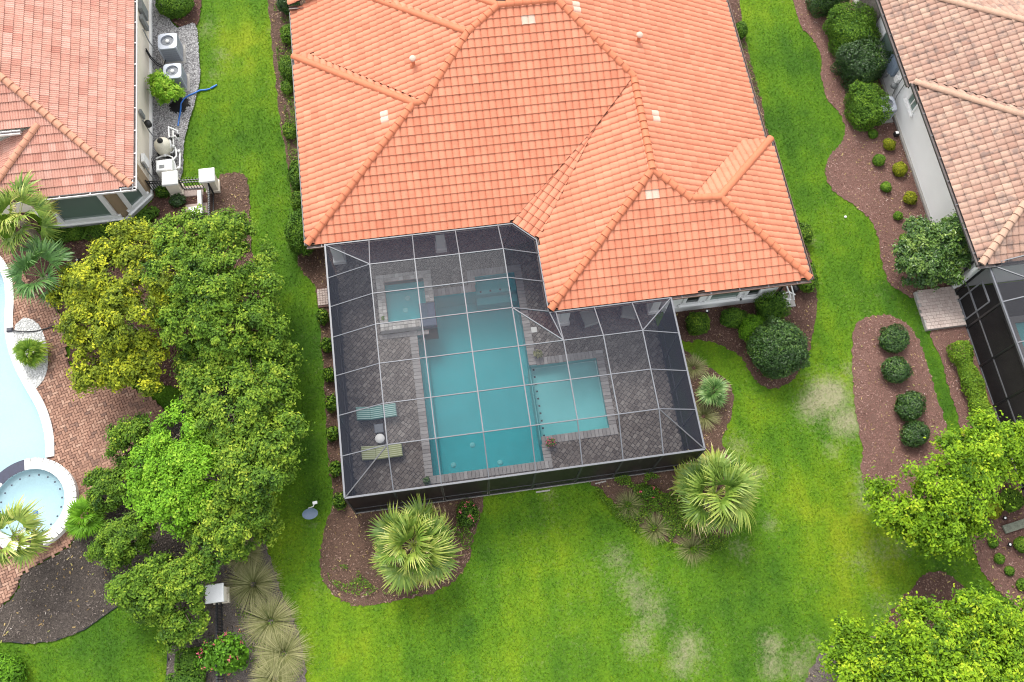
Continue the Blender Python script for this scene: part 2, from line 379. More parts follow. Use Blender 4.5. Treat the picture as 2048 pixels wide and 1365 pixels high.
def lawnmat(name, blades=False):
    """mown grass; 'dry' and 'hue' attributes carry where the turf is thin or yellowish"""
    m, nt, b = _mat(name); p = _pos(nt)
    hue = _N(nt, 'ShaderNodeAttribute', attribute_name='hue').outputs['Fac']; dry = _N(nt, 'ShaderNodeAttribute', attribute_name='dry').outputs['Fac']
    c = _ramp(nt, hue, [(0, (.058,.155,.010)), (.35, (.103,.232,.010)), (.65, (.165,.295,.010)), (1, (.27,.355,.014))])
    c = _mix(nt, c, _ramp(nt, _noise(nt, 9, 4, p, .65), [(.35, .66), (.65, 1.0)]), 1., 'MULTIPLY')
    ad = _N(nt, 'ShaderNodeMath', operation='MULTIPLY_ADD'); nt.links.new(dry, ad.inputs[0]); ad.inputs[1].default_value = .5; nt.links.new(_noise(nt, 5.5, 6, p, .78), ad.inputs[2])
    worn = _ramp(nt, ad.outputs[0], [(.58, 0.), (.80, .40), (1.0, .85)])
    c = _mix(nt, c, _mix(nt, (.27,.27,.13), (.42,.36,.26), _noise(nt, 14, 3, p)), worn)
    if not blades:
        c = _mix(nt, c, _ramp(nt, _noise(nt, 45, 3, p, .7), [(.3, .55), (.7, 1.)]), 1., 'MULTIPLY')
        bn = _N(nt, 'ShaderNodeBump', Strength=.7, Distance=.03); nt.links.new(_noise(nt, 60, 3, p, .7), bn.inputs['Height']); nt.links.new(bn.outputs[0], b.inputs['Normal'])
    nt.links.new(c, b.inputs['Base Color']); b.inputs['Roughness'].default_value = .8; b.inputs['Specular IOR Level'].default_value = .15
    if blades:
        t = nt.nodes.new('ShaderNodeBsdfTranslucent'); nt.links.new(c, t.inputs[0]); mx = nt.nodes.new('ShaderNodeMixShader'); mx.inputs[0].default_value = .3
        nt.links.new(b.outputs[0], mx.inputs[1]); nt.links.new(t.outputs[0], mx.inputs[2]); nt.links.new(mx.outputs[0], nt.nodes['Material Output'].inputs[0])
    return m
MAT['lawn'] = lawnmat('lawn turf'); MAT['blade'] = lawnmat('grass blades', True)

MAT['leaf_yellow'] = leafmat('yellow green leaves', [(0,(.030,.060,.007)),(.45,(.13,.18,.011)),(.8,(.25,.30,.014)),(1,(.42,.43,.02))])
MAT['leaf_olive'] = leafmat('olive green leaves', [(0,(.026,.065,.008)),(.5,(.095,.19,.013)),(.85,(.185,.29,.020)),(1,(.31,.39,.035))])
MAT['leaf_mid'] = leafmat('mid green leaves', [(0,(.024,.065,.008)),(.5,(.09,.18,.013)),(.85,(.19,.29,.020)),(1,(.32,.40,.04))])
MAT['leaf_lime'] = leafmat('lime green leaves', [(0,(.06,.155,.01)),(.5,(.125,.29,.012)),(.85,(.20,.39,.02)),(1,(.30,.46,.04))])
MAT['leaf_maple'] = leafmat('maple leaves', [(0,(.035,.09,.005)),(.45,(.13,.25,.008)),(.8,(.25,.40,.012)),(1,(.42,.50,.03))], trans=.2)
MAT['leaf_hedge'] = leafmat('clipped hedge leaves', [(0,(.030,.085,.010)),(.5,(.085,.18,.014)),(.85,(.15,.27,.018)),(1,(.24,.36,.03))])
MAT['leaf_dark'] = leafmat('dark glossy leaves', [(0,(.013,.04,.009)),(.5,(.038,.095,.014)),(.85,(.10,.185,.025)),(1,(.19,.28,.05))], rough=.35, spec=.45)
MAT['leaf_gold'] = leafmat('golden shrub leaves', [(0,(.08,.10,.008)),(.5,(.22,.25,.012)),(.85,(.38,.38,.018)),(1,(.52,.48,.03))])
MAT['leaf_palm'] = leafmat('palm leaflets', [(0,(.05,.115,.016)),(.35,(.14,.225,.028)),(.65,(.29,.35,.06)),(.85,(.50,.46,.14)),(1,(.68,.54,.30))], rough=.42, spec=.4)
MAT['leaf_palm_dark'] = leafmat('dark palm leaflets', [(0,(.035,.10,.022)),(.4,(.08,.18,.04)),(.75,(.16,.27,.075)),(1,(.40,.43,.18))], rough=.42, spec=.4)
MAT['leaf_grass'] = leafmat('ornamental grass blades', [(0,(.085,.11,.03)),(.5,(.20,.21,.075)),(1,(.42,.39,.20))])
MAT['leaf_flower'] = leafmat('pink flowers', [(0,(.50,.05,.10)),(1,(.78,.20,.26))])
MAT['seed'] = leafmat('dry palm seed sprays', [(0,(.42,.33,.14)),(1,(.66,.56,.31))])
MAT['straw'] = leafmat('dry thatch', [(0,(.28,.21,.12)),(1,(.55,.45,.29))])
# ================================================================== the setting: ground, beds, decks
def px_poly(pts, z=0.0): return [xy(x, y, z) for x, y in pts]
POOL = [(-1.12,8.10),(3.63,8.10),(3.63,9.15),(6.62,9.15),(6.62,12.42),(3.64,12.42),(3.64,17.0),(1.75,17.0),(1.75,16.27),(-.15,16.27),(-.15,14.75),(-1.12,14.75)]
DECK = [(-4.34,7.10),(9.53,7.10),(9.53,14.15),(9.85,14.15),(9.85,17.15),(5.05,17.15),(5.05,21.1),(-4.34,21.1)]
HOUSE_MAIN = [(-4.5,18.6),(4.9,18.6),(4.9,14.2),(15.05,14.2),(15.05,34),(-4.5,34)]
HOUSE_LEFT = [(-16.85,21.93),(-13.7,21.93),(-12.55,23.02),(-12.55,40),(-24,40),(-24,23),(-17.8,22.85)]
HOUSE_RIGHT = [(23.52,13.6),(36,13.6),(36,40),(23.52,40)]
CAGE_RIGHT = [(23.45,-4),(36,-4),(36,13.6),(23.45,13.6)]
N_POOL = smooth_poly(px_poly([(-140,470),(-60,480),(-10,525),(12,560),(15,600),(13,650),(18,690),(32,735),(55,780),(78,820),(92,865),(95,905),(92,945),(75,985),(40,1010),(-30,1020),(-120,1010),(-170,800)]), 4)
N_COPE = smooth_poly(px_poly([(-150,455),(-60,462),(-2,508),(20,548),(29,592),(27,645),(33,688),(48,731),(71,774),(93,815),(107,862),(110,905),(107,950),(85,1000),(40,1025),(-30,1035),(-130,1025),(-185,800)]), 4)
TUB_C = at(58, 1008, .4); TUB_C = (TUB_C.x, TUB_C.y)
PATIO = smooth_poly(px_poly([(-200,420),(-60,430),(20,500),(70,585),(112,618),(132,660),(142,735),(240,765),(312,805),(335,840),(275,885),(225,950),(190,1000),(150,1080),(75,1130),(42,1150),(36,1178),(8,1208),(-60,1240),(-250,1240)]), 3)

# beds: name, outline (photo survey), material, chip material, chips per m2, label
BED_SPEC = [
 ('b_west', [(540,-40),(541,60),(550,150),(563,260),(575,330),(583,400),(590,470),(600,535),(626,566),(638,610),(641,660),(648,760),(652,830),(656,900),(661,960),(668,1005),(652,1045),(643,1090),(641,1135),(652,1172),(684,1202),(735,1212),(800,1200),(860,1188),(905,1165),(934,1130),(944,1090),(958,1040),(970,990),(960,950),(800,960),(700,900),(680,480),(640,440),(620,-40)], 'mulch_brown', 'chip_brown', 150),
 ('b_east', [(1440,-40),(1474,-20),(1487,60),(1500,120),(1520,190),(1533,260),(1560,340),(1590,420),(1608,470),(1624,530),(1633,600),(1624,680),(1600,742),(1562,775),(1528,774),(1505,752),(1482,716),(1445,693),(1405,680),(1368,683),(1330,640),(1340,560),(1560,500),(1500,300),(1400,-40)], 'mulch_red', 'chip_brown', 150),
 ('b_cage', [(1352,700),(1385,715),(1420,738),(1458,768),(1466,805),(1456,850),(1447,890),(1480,955),(1488,1020),(1460,1070),(1415,1090),(1350,1088),(1300,1066),(1250,1030),(1212,990),(1185,955),(1300,900),(1380,880)], 'mulch_brown', 'chip_brown', 140),
 ('b_neigh', [(1592,-40),(1598,45),(1625,80),(1640,112),(1643,160),(1655,200),(1680,230),(1690,260),(1682,286),(1660,310),(1650,340),(1655,365),(1672,388),(1712,415),(1742,442),(1757,482),(1764,530),(1782,570),(1815,592),(1830,596),(1910,580),(1925,560),(1850,330),(1745,-40)], 'mulch_pink', 'chip_pink', 190),
 ('b_island', [(1709,655),(1738,635),(1775,631),(1810,646),(1832,672),(1852,722),(1872,790),(1892,850),(1904,905),(1908,960),(1895,1010),(1845,1025),(1785,1010),(1740,985),(1722,945),(1724,900),(1716,855),(1708,800),(1704,730)], 'mulch_pink', 'chip_pink', 170),
 ('b_strip', [(1862,664),(1925,652),(1960,700),(2060,980),(2110,1130),(2110,1270),(2048,1228),(2015,1200),(1985,1172),(1962,1140),(1948,1105),(1938,1068),(1930,1010),(1935,930),(1918,850),(1901,790),(1881,720)], 'mulch_pink', 'chip_pink', 160),
 ('b_ring', [(1828,1172),(1848,1149),(1880,1144),(1912,1160),(1938,1192),(1948,1240),(1930,1290),(1880,1320),(1800,1310),(1770,1260),(1790,1210)], 'mulch_red', 'chip_brown', 150),
 ('b_corner', [(1660,1290),(1630,1320),(1610,1365),(1600,1420),(1800,1430),(1760,1320),(1700,1290)], 'soil_grey', 'chip_dark', 90),
 ('b_bay', [(40,430),(70,440),(112,470),(255,448),(306,398),(312,345),(372,392),(424,388),(428,470),(500,500),(535,620),(520,760),(430,800),(330,770),(250,760),(150,735),(140,690),(130,640),(105,610),(70,580),(30,520)], 'mulch_red', 'chip_red', 170),
 ('b_gate', [(440,354),(468,347),(490,352),(498,372),(500,420),(502,480),(500,560),(428,560),(424,480),(426,395)], 'mulch_brown', 'chip_brown', 220),
 ('b_dark', [(-150,1255),(-40,1275),(50,1286),(112,1280),(170,1258),(220,1222),(262,1195),(330,1165),(440,1150),(525,1110),(545,900),(520,780),(380,780),(335,845),(275,890),(225,955),(190,1005),(152,1082),(75,1132),(46,1152),(38,1180),(8,1212),(-60,1245)], 'soil_dark', 'chip_dark', 130),
 ('b_fence', [(322,1240),(380,1185),(450,1090),(520,1078),(545,1125),(562,1180),(588,1240),(606,1300),(615,1375),(620,1440),(330,1440),(334,1370),(337,1300),(330,1262)], 'soil_grey', 'chip_dark', 130),
 ('b_bush', [(330,-40),(336,20),(352,50),(372,58),(396,52),(402,20),(405,-40)], 'mulch_red', 'chip_red', 170),
]
BEDS = {}
for _i, (bn, pts, mt, cm, dens) in enumerate(BED_SPEC):
    BEDS[bn] = smooth_poly(px_poly(pts), 9, .055, _i)
GRAVEL = smooth_poly(px_poly([(296,-40),(330,-40),(338,30),(356,58),(392,52),(398,110),(402,155),(392,200),(376,260),(368,300),(367,345),(352,372),(306,372),(296,200)]), 4, .02, 5)
LANDING = [(21.58,11.7),(23.45,11.7),(23.45,13.58),(21.58,13.58)]
SOLID = [HOUSE_MAIN, DECK, HOUSE_LEFT, HOUSE_RIGHT, CAGE_RIGHT, PATIO, N_COPE, GRAVEL, LANDING]

# ---- turf condition: where the lawn is yellowish (hue) and where it is worn to soil (dry)
DRY = [(1655,795,46,1.25),(1625,812,32,1.15),(1690,840,36,1.1),(1665,900,22,.5),(1720,800,26,.7),(1725,720,22,.6),(1700,740,24,.55),(1275,1175,38,.5),(1300,1205,30,.55),(1275,1210,20,.6),(1290,1250,25,.5),(1320,1240,18,.55),(1275,1290,28,.75),(1378,1300,34,.75),(1362,1330,28,.7),(1545,1290,26,.7),(1545,1335,26,.75),(1600,1330,34,.6),(1500,960,24,.7),(1520,945,20,.6),(1480,890,28,.5),(1745,960,34,.75),(1730,1000,26,.6),(1760,1100,34,.4),(1722,1120,24,.45),(1800,1095,26,.5),(1775,1225,34,.4),(1620,1300,30,.5),(1235,1115,26,.45),(640,1180,20,.25),(410,60,34,.45),(440,110,26,.35),(430,150,22,.3),(622,1050,14,.3),(540,60,12,.4),(575,300,12,.4),(1480,1100,26,.4),(1540,1050,18,.5),(1625,480,16,.5),(1100,990,16,.4)]
HUE = [(1640,1000,110,.30),(1700,1150,130,.30),(1560,1120,70,-.35),(1545,250,70,-.5),(1590,130,60,-.35),(1700,480,60,-.35),(480,90,60,.5),(440,260,50,-.1),(500,330,40,.35),(540,560,60,-.25),(620,700,70,-.55),(600,900,80,-.5),(570,1080,60,.35),(600,1200,60,.25),(780,1300,90,.1),(900,1280,80,-.25),(950,1250,60,-.3),(1030,1300,60,.4),(1130,1090,50,.45),(1130,1200,80,.1),(1200,1080,60,-.4),(1440,1170,100,-.35),(1500,1250,90,-.3),(1080,1040,50,-.25),(200,1280,60,-.5),(1900,800,50,-.1),(1880,1130,50,-.35),(1650,620,60,.3),(1500,30,50,.4),(1690,560,50,-.2)]
def turf(X, Y):
    d = np.zeros(X.shape); h = np.full(X.shape, .39)
    for x, y, r, a in DRY:
        px, py = xy(x, y); r /= 46.
        d = np.maximum(d, a*np.exp(-((X-px)**2+(Y-py)**2)/(r*r)))
    for x, y, r, a in HUE:
        px, py = xy(x, y); r /= 46.
        h += .75*a*np.exp(-((X-px)**2+(Y-py)**2)/(r*r))
    h += (vnoise(X, Y, .35, 3, 4)-.5)*.75+(vnoise(X, Y, 1.6, 8, 4)-.5)*.5
    h += .07*np.sin(2*np.pi*(X+.25*vnoise(X, Y, .2, 21, 1))/1.15)
    d = d*(.55+.75*vnoise(X, Y, 1.1, 5, 3)) + np.clip(vnoise(X, Y, .5, 11, 3)-.5, 0, 1)*.35
    return np.clip(h, 0, 1), np.clip(d, 0, 1)

# ---- the ground: one sheet, finely divided near the houses, open where the pools are
def ground():
    xs = np.concatenate([[-250, -120, -60], np.arange(-26, 38.01, .25), [70, 130, 250]])
    ys = np.concatenate([[-250, -120, -50], np.arange(-10, 42.01, .25), [70, 130, 250]])
    X, Y = np.meshgrid(xs, ys); h, d = turf(X, Y)
    Z = (vnoise(X, Y, .3, 2, 2)-.5)*.02
    V = np.stack([X.ravel(), Y.ravel(), Z.ravel()], 1)
    nx = len(xs); iy, ix = np.meshgrid(np.arange(len(ys)-1), np.arange(nx-1), indexing='ij')
    a = (iy*nx+ix).ravel(); F = np.stack([a, a+1, a+1+nx, a+nx], 1)
    cx = (xs[:-1]+xs[1:])/2; cy = (ys[:-1]+ys[1:])/2; CX, CY = np.meshgrid(cx, cy)
    hole = np.zeros(CX.shape, bool)
    for dx in (-.13, .13):
        for dy in (-.13, .13):
            hole |= inside(POOL, CX+dx, CY+dy) | inside(N_POOL, CX+dx, CY+dy) | inside([(-2.6,14.75),(-.2,14.75),(-.2,17.35),(-2.6,17.35)], CX+dx, CY+dy)
    o = np_obj('ground', V, F[~hole.ravel()], MAT['lawn'], None, {'hue': h.ravel(), 'dry': d.ravel()}, True)
    return tag(o, 'mown green lawn with thin dry patches between the houses', kind='structure')
ground()

def grass_blades(n=620000, seed=4):
    g = np.random.default_rng(seed)
    X = g.uniform(-24, 33, n); Y = g.uniform(-6, 36, n)
    # keep to what the photograph shows
    P = np.stack([X, Y, np.full(n, -HGT)], 1); w = P@_fw; u = 1024+FPX*(P@_ri)/w; v = 682.5-FPX*(P@_up)/w
    k = (u > -60) & (u < 2110) & (v > -60) & (v < 1430)
    for p in SOLID: k &= ~inside(p, X, Y)
    jx = X+g.normal(0, .085, n); jy = Y+g.normal(0, .085, n)
    for p in BEDS.values(): k &= ~inside(p, jx, jy)
    X, Y = X[k], Y[k]; h, d = turf(X, Y)
    keep = g.random(len(X)) > d*.55
    X, Y, h, d = X[keep], Y[keep], h[keep], d[keep]; n = len(X)
    a = g.uniform(0, 2*np.pi, n); L = g.uniform(.05, .10, n); wd = g.uniform(.010, .020, n); lean = g.uniform(.3, 1.1, n)
    ca, sa = np.cos(a), np.sin(a); V = np.zeros((n, 3, 3))
    V[:,0] = np.stack([X-sa*wd, Y+ca*wd, np.zeros(n)], 1); V[:,1] = np.stack([X+sa*wd, Y-ca*wd, np.zeros(n)], 1)
    V[:,2] = np.stack([X+ca*L*np.sin(lean), Y+sa*L*np.sin(lean), L*np.cos(lean)*.75+.012], 1)
    F = np.arange(n*3).reshape(n, 3)
    o = np_obj('grass', V.reshape(-1, 3), F, MAT['blade'], None, {'hue': np.clip(h+g.normal(0, .26, n), 0, 1), 'dry': np.clip(d*.9+g.normal(0, .05, n), 0, 1)})
    return tag(o, 'short green blades of the mown lawn', 'grass', kind='stuff')
grass_blades()

def chips(parent, poly, mat, dens, seed, z, lmin=.03, lmax=.10, name='mulch_chips', avoid=()):
    g = np.random.default_rng(seed); P = np.array(poly); lo, hi = P.min(0), P.max(0)
    n = int((hi-lo).prod()*dens); X = g.uniform(lo[0], hi[0], n); Y = g.uniform(lo[1], hi[1], n)
    k = inside(poly, X, Y)
    for q in avoid: k &= ~inside(q, X, Y)
    Q = np.stack([X, Y, np.full(n, -HGT)], 1); w = Q@_fw; u = 1024+FPX*(Q@_ri)/w; v = 682.5-FPX*(Q@_up)/w
    k &= (u > -40) & (u < 2090) & (v > -40) & (v < 1410)
    X, Y = X[k], Y[k]; n = len(X)
    if n == 0: return
    a = g.uniform(0, np.pi, n); L = g.uniform(lmin, lmax, n)/2; W = L*g.uniform(.2, .5, n); t = g.uniform(-.5, .5, n)
    ca, sa = np.cos(a), np.sin(a); c = np.stack([X, Y, z+.012+g.uniform(0, .02, n)], 1)
    d = np.stack([ca*np.cos(t), sa*np.cos(t), np.sin(t)], 1)*L[:,None]; s = np.stack([-sa, ca, g.uniform(-.4, .4, n)], 1)*W[:,None]
    V = np.stack([c-d-s, c+d-s*.6, c+d*1.05+s, c-d*.9+s], 1).reshape(-1, 3)
    F = np.arange(4*n).reshape(n, 4)
    o = np_obj(name, V, F, mat, parent, {'tint': g.beta(1.6, 1.9, n)}); o['kind'] = 'stuff'
BED_LABEL = {'b_west': 'brown mulch bed along the orange-roofed house and pool cage', 'b_east': 'shaded mulch bed behind the pool cage with clipped shrubs', 'b_cage': 'mulch bed under the palm at the cage corner', 'b_neigh': 'wavy reddish mulch bed along the white side wall', 'b_island': 'oval reddish mulch island with four dark shrubs', 'b_strip': 'reddish mulch strip beside the dark screen cage', 'b_ring': 'mulch ring under the yellow-green tree', 'b_corner': 'bare grey soil at the lower tree', 'b_bay': 'red brown mulch bed below the bay window', 'b_gate': 'brown mulch patch outside the iron gate', 'b_dark': 'dark soil bed beside the round hot tub', 'b_fence': 'grey soil bed along the iron fence', 'b_bush': 'mulch patch under the round bush'}
for _i, (bn, pts, mt, cm, dens) in enumerate(BED_SPEC):
    z = .014+.005*_i
    o = MB().sheet(BEDS[bn], z).build('mulch_bed', MAT[mt]); tag(o, BED_LABEL[bn], kind='structure')
    chips(o, BEDS[bn], MAT[cm], dens, 50+_i, z, avoid=(DECK, PATIO, HOUSE_LEFT)); chips(o, BEDS[bn], MAT['litter'], 7, 150+_i, z+.015, .05, .12, 'fallen_leaves', (DECK, PATIO, HOUSE_LEFT))
# gravel strip by the left house
gb = MB().sheet(GRAVEL, .10).build('gravel_bed', MAT['gravel_base']); tag(gb, 'pale gravel strip under the air conditioners', kind='structure')
def pebbles(parent, poly, dens, seed, z, mat, smin=.02, smax=.045):
    g = np.random.default_rng(seed); P = np.array(poly); lo, hi = P.min(0), P.max(0)
    n = int((hi-lo).prod()*dens); X = g.uniform(lo[0], hi[0], n); Y = g.uniform(lo[1], hi[1], n); k = inside(poly, X, Y); X, Y = X[k], Y[k]; n = len(X)
    S = g.uniform(smin, smax, (n, 1, 1)); O = np.array([[1,0,0],[0,1,0],[-1,0,0],[0,-1,0],[0,0,.7],[0,0,-.7]])
    V = O[None]*S*g.uniform(.7, 1.3, (n, 6, 1)); a = g.uniform(0, 6.28, n); ca, sa = np.cos(a)[:,None], np.sin(a)[:,None]
    V = np.stack([V[...,0]*ca-V[...,1]*sa+X[:,None], V[...,0]*sa+V[...,1]*ca+Y[:,None], V[...,2]+z+.01], -1)
    T = np.array([[0,1,4],[1,2,4],[2,3,4],[3,0,4],[1,0,5],[2,1,5],[3,2,5],[0,3,5]])
    F = (T[None]+6*np.arange(n)[:,None,None]).reshape(-1, 3)
    o = np_obj('pebbles', V.reshape(-1, 3), F, mat, parent, {'tint': np.repeat(g.beta(1.5, 1.4, n), 8)}); o['kind'] = 'stuff'
pebbles(gb, GRAVEL, 700, 7, .10, MAT['pebble'])

# ---- brick and paver fields: the pieces that show largest are objects, the rest one part
def cam_dist(p): return (p[0]**2+p[1]**2+(p[2]-HGT)**2)**.5
def in_view(p, m=0):
    w = p[0]*_fw[0]+p[1]*_fw[1]+(p[2]-HGT)*_fw[2]
    u = 1024+FPX*(p[0]*_ri[0]+p[1]*_ri[1]+(p[2]-HGT)*_ri[2])/w; v = 682.5-FPX*(p[0]*_up[0]+p[1]*_up[1]+(p[2]-HGT)*_up[2])/w
    return -m < u < 2048+m and -m < v < 1365+m
def block_mesh(name, l, w, h, mat, tint, c=.008):
    mb = MB().cbox(-l/2, -w/2, -h, l/2, w/2, 0, c); me = mb.mesh(name, mat)
    a = me.attributes.new('tint', 'FLOAT', 'FACE'); a.data.foreach_set('value', [tint]*len(me.polygons)); return me
def lay(parent, name, items, mat, h, many, hidden=(), limit=300, seed=1, restname=None):
    """items: (x, y, z, angle, length, width)"""
    g = random.Random(seed); cache = {}
    vis = [i for i, it in enumerate(items) if in_view(it[:3], 0) and not any(inside(p, np.array([it[0]]), np.array([it[1]]))[0] for p in hidden)]
    vis.sort(key=lambda i: -items[i][4]*items[i][5]/cam_dist(items[i])**2)
    single = set(vis[:limit]) if many else set(range(len(items)))
    V, F, T = [], [], []
    for i, (x, y, z, a, l, w) in enumerate(items):
        t = min(1, max(0, g.gauss(.5, .24))); zz = z+g.uniform(-.004, .004)
        if i in single:
            key = (round(l, 3), round(w, 3), int(t*5))
            if key not in cache: cache[key] = block_mesh(name, l, w, h, mat, (key[2]+.5)/6)
            o = bpy.data.objects.new(name, cache[key]); COL.objects.link(o); o.parent = parent
            o.location = (x, y, zz); o.rotation_euler = (g.uniform(-.012, .012), g.uniform(-.012, .012), a)
            o.matrix_parent_inverse = Matrix.Translation(-Vector(parent.location)) if parent.parent is None else Matrix.Identity(4)
        else:
            ca, sa = math.cos(a), math.sin(a); b = len(V); c = .008
            for (px, py, pz) in ((-l/2,-w/2,-h),(l/2,-w/2,-h),(l/2,w/2,-h),(-l/2,w/2,-h),(-l/2+c,-w/2+c,0),(l/2-c,-w/2+c,0),(l/2-c,w/2-c,0),(-l/2+c,w/2-c,0)):
                V.append((x+px*ca-py*sa, y+px*sa+py*ca, zz+pz))
            for f in ((4,5,6,7),(0,1,5,4),(1,2,6,5),(2,3,7,6),(3,0,4,7)): F.append([b+k for k in f]); T.append(t)
    if V:
        o = np_obj(restname or name+'s', V, F, mat, parent, {'tint': T}); o['kind'] = 'stuff'

def paver_rows(poly, ang, rw, lens, holes, seed, gap=.008, z=.10, inset=.02):
    """rows of pavers laid at an angle, keeping inside poly and out of holes"""
    g = random.Random(seed); P = np.array(poly); c = P.mean(0); Rr = np.linalg.norm(P-c, axis=1).max()+1; ca, sa = math.cos(ang), math.sin(ang); out = []
    v = -Rr
    while v < Rr:
        u = -Rr+g.uniform(0, .2)
        while u < Rr:
            l = g.choice(lens); x = c[0]+(u+l/2)*ca-v*sa; y = c[1]+(u+l/2)*sa+v*ca
            out.append((x, y, z, ang, l-gap, rw-gap)); u += l
        v += rw
    A = np.array([(o[0], o[1]) for o in out]); k = inside(poly, A[:,0], A[:,1])
    for hh in holes: k &= ~inside(hh, A[:,0], A[:,1])
    return [o for o, b in zip(out, k) if b]
def herring(poly, ang, w, holes, gap=.008, z=.10):
    P = np.array(poly); c = P.mean(0); Rr = np.linalg.norm(P-c, axis=1).max()+1; ca, sa = math.cos(ang), math.sin(ang); out = []
    n = int(Rr/w)+2
    for i in range(-n, n):
        for j in range(-n//2, n//2):
            for hor in (0, 1):
                # 2:1 herringbone on the unit w
                bx = i*w + j*2*w*1.0 - 0; by = i*w - j*2*w
                if hor: lx, ly, a = bx+w, by+w/2, 0.0
                else: lx, ly, a = bx+w/2-w+ w*0, by+w+ w*0, math.pi/2
                out.append((c[0]+lx*ca-ly*sa, c[1]+lx*sa+ly*ca, z, ang+a, 2*w-gap, w-gap))
    A = np.array([(o[0], o[1]) for o in out]); k = inside(poly, A[:,0], A[:,1])
    for hh in holes: k &= ~inside(hh, A[:,0], A[:,1])
    return [o for o, b in zip(out, k) if b]
def grow(poly, d):
    """offset a counter-clockwise polygon outwards by d (square corners)"""
    out = []; n = len(poly)
    for i in range(n):
        p0, p1, p2 = (Vector((*poly[(i+k-1) % n], 0)) for k in range(3))
        a = (p1-p0).normalized(); b = (p2-p1).normalized(); na = Vector((a.y, -a.x, 0)); nb = Vector((b.y, -b.x, 0))
        m = na+nb; q = p1+m*(d/(1+na.dot(nb))) if 1+na.dot(nb) > .1 else p1+na*d; out.append((q.x, q.y))
    return out

# ---- main pool deck
SPA_OUT = [(-2.65,14.70),(-.15,14.70),(-.15,17.40),(-2.65,17.40)]
deck = MB().sheet(grow(DECK, .03), .085, [POOL[::-1]] if False else [POOL, [(-2.6,14.76),(-1.2,14.76),(-1.2,16.2),(-.2,16.3),(-.2,17.3),(-2.6,17.3)]]).build('pool_deck', MAT['sand_joint'])
tag(deck, 'grey paver pool deck inside the screen cage', kind='structure')
MB().prism([(-4.40,7.02),(9.59,7.02),(9.59,7.10),(-4.40,7.10)], 0, .12).build('kerb', MAT['concrete'], deck)
items = paver_rows(DECK, R(45), .158, [.158, .235, .235], [grow(POOL, .2), SPA_OUT], 3, z=.118)
UNDER_EAVE = [[(-6,18.0),(5,18.0),(5,25),(-6,25)], [(4.4,13.7),(16,13.7),(16,25),(4.4,25)]]
lay(deck, 'paver', items, MAT['paver_grey'], .035, True, UNDER_EAVE, 300, 5, 'pavers')

# ---- brick patio of the left neighbour
tubring = [(TUB_C[0]+1.75*math.cos(t*.2618), TUB_C[1]+1.75*math.sin(t*.2618)) for t in range(24)]
patio = MB().sheet(PATIO, .080, [N_POOL]).build('brick_patio', MAT['joint_red']); tag(patio, 'red brick patio beside the pale blue pool', kind='structure')
items = herring(PATIO, R(18), .12, [grow(N_POOL[::-1], -.1)[::-1], N_COPE, tubring], z=.108)
lay(patio, 'brick', items, MAT['paver_red'], .03, True, (), 300, 6, 'bricks')
# ---- landing of the right cage
landing = MB().prism(LANDING, 0, .20).build('landing', MAT['concrete']); tag(landing, 'raised tan paver landing at the cage door', kind='structure')
lay(landing, 'paver', paver_rows(grow(LANDING, -.02), 0, .16, [.16, .24], [], 9, z=.235), MAT['paver_tan'], .03, False)
# small brick apron at the west side of the cage
apron_poly = px_poly([(634,580),(654,578),(658,614),(638,616)])
apron = MB().sheet(grow(apron_poly[::-1], .03), .10).build('brick_apron', MAT['joint_red']); tag(apron, 'small tan brick apron beside the cage wall', kind='structure')
c0 = np.array(apron_poly).mean(0)
lay(apron, 'brick', [(c0[0]-.17+.115*i, c0[1]-.33+.115*j, .13, 0, .105, .105) for i in range(4) for j in range(7)], MAT['paver_tan'], .03, False)
# stepping pavers inside the iron gate
for p, lab in (((394,420), 'square tan paving slab inside the iron gate'), ((386,384), 'tan paving slab directly under the iron gate')):
    c = at(*p); o = MB().cbox(c.x-.5, c.y-.28, .05, c.x+.5, c.y+.28, .10).build('paving_slab', MAT['paver_tan']); tag(o, lab, 'slab')
# ================================================================== tiled roofs
TW, TE, TA, TLIFT, TTH = .295, .37, .066, .045, .010
TL = TE+.06
def tile_geo(W=TW, A=TA, waves=1, steps=10):
    """one roll tile: x along the eave, y up the slope from its lower edge, z off the roof"""
    _pa = np.linspace(-W/2, W/2, steps+1); _q = ((_pa/W+.5)*waves) % 1.0*2-1; _q[-1] = 1; _q[0] = -1; _ph = A*np.maximum(0, 1-np.abs(_q)**2.1)**.68
    V = []
    for y, lift in ((0, TLIFT), (TL, 0)): V += [(a, y, h+lift) for a, h in zip(_pa, _ph)]
    V += [(a, 0, h+TLIFT-TTH) for a, h in zip(_pa, _ph)]+[(a, 0, h+TLIFT) for a, h in zip(_pa, _ph)]
    n = len(_pa)
    F = [(i, i+1, n+i+1, n+i) for i in range(n-1)]+[(2*n+i, 2*n+i+1, 3*n+i+1, 3*n+i) for i in range(n-1)]
    return np.array(V), np.array(F)
TILE_S = (TW, *tile_geo()); TILE_LOW = (.33, *tile_geo(.33, .040, 3, 15))
def tile_meshes(mat, TV, TF, n=7):
    out = []
    for i in range(n):
        me = np_mesh('roof_tile', TV, TF, mat, {'tint': np.full(len(TF), (i+.5)/n)}, True)
        out.append(me)
    return out
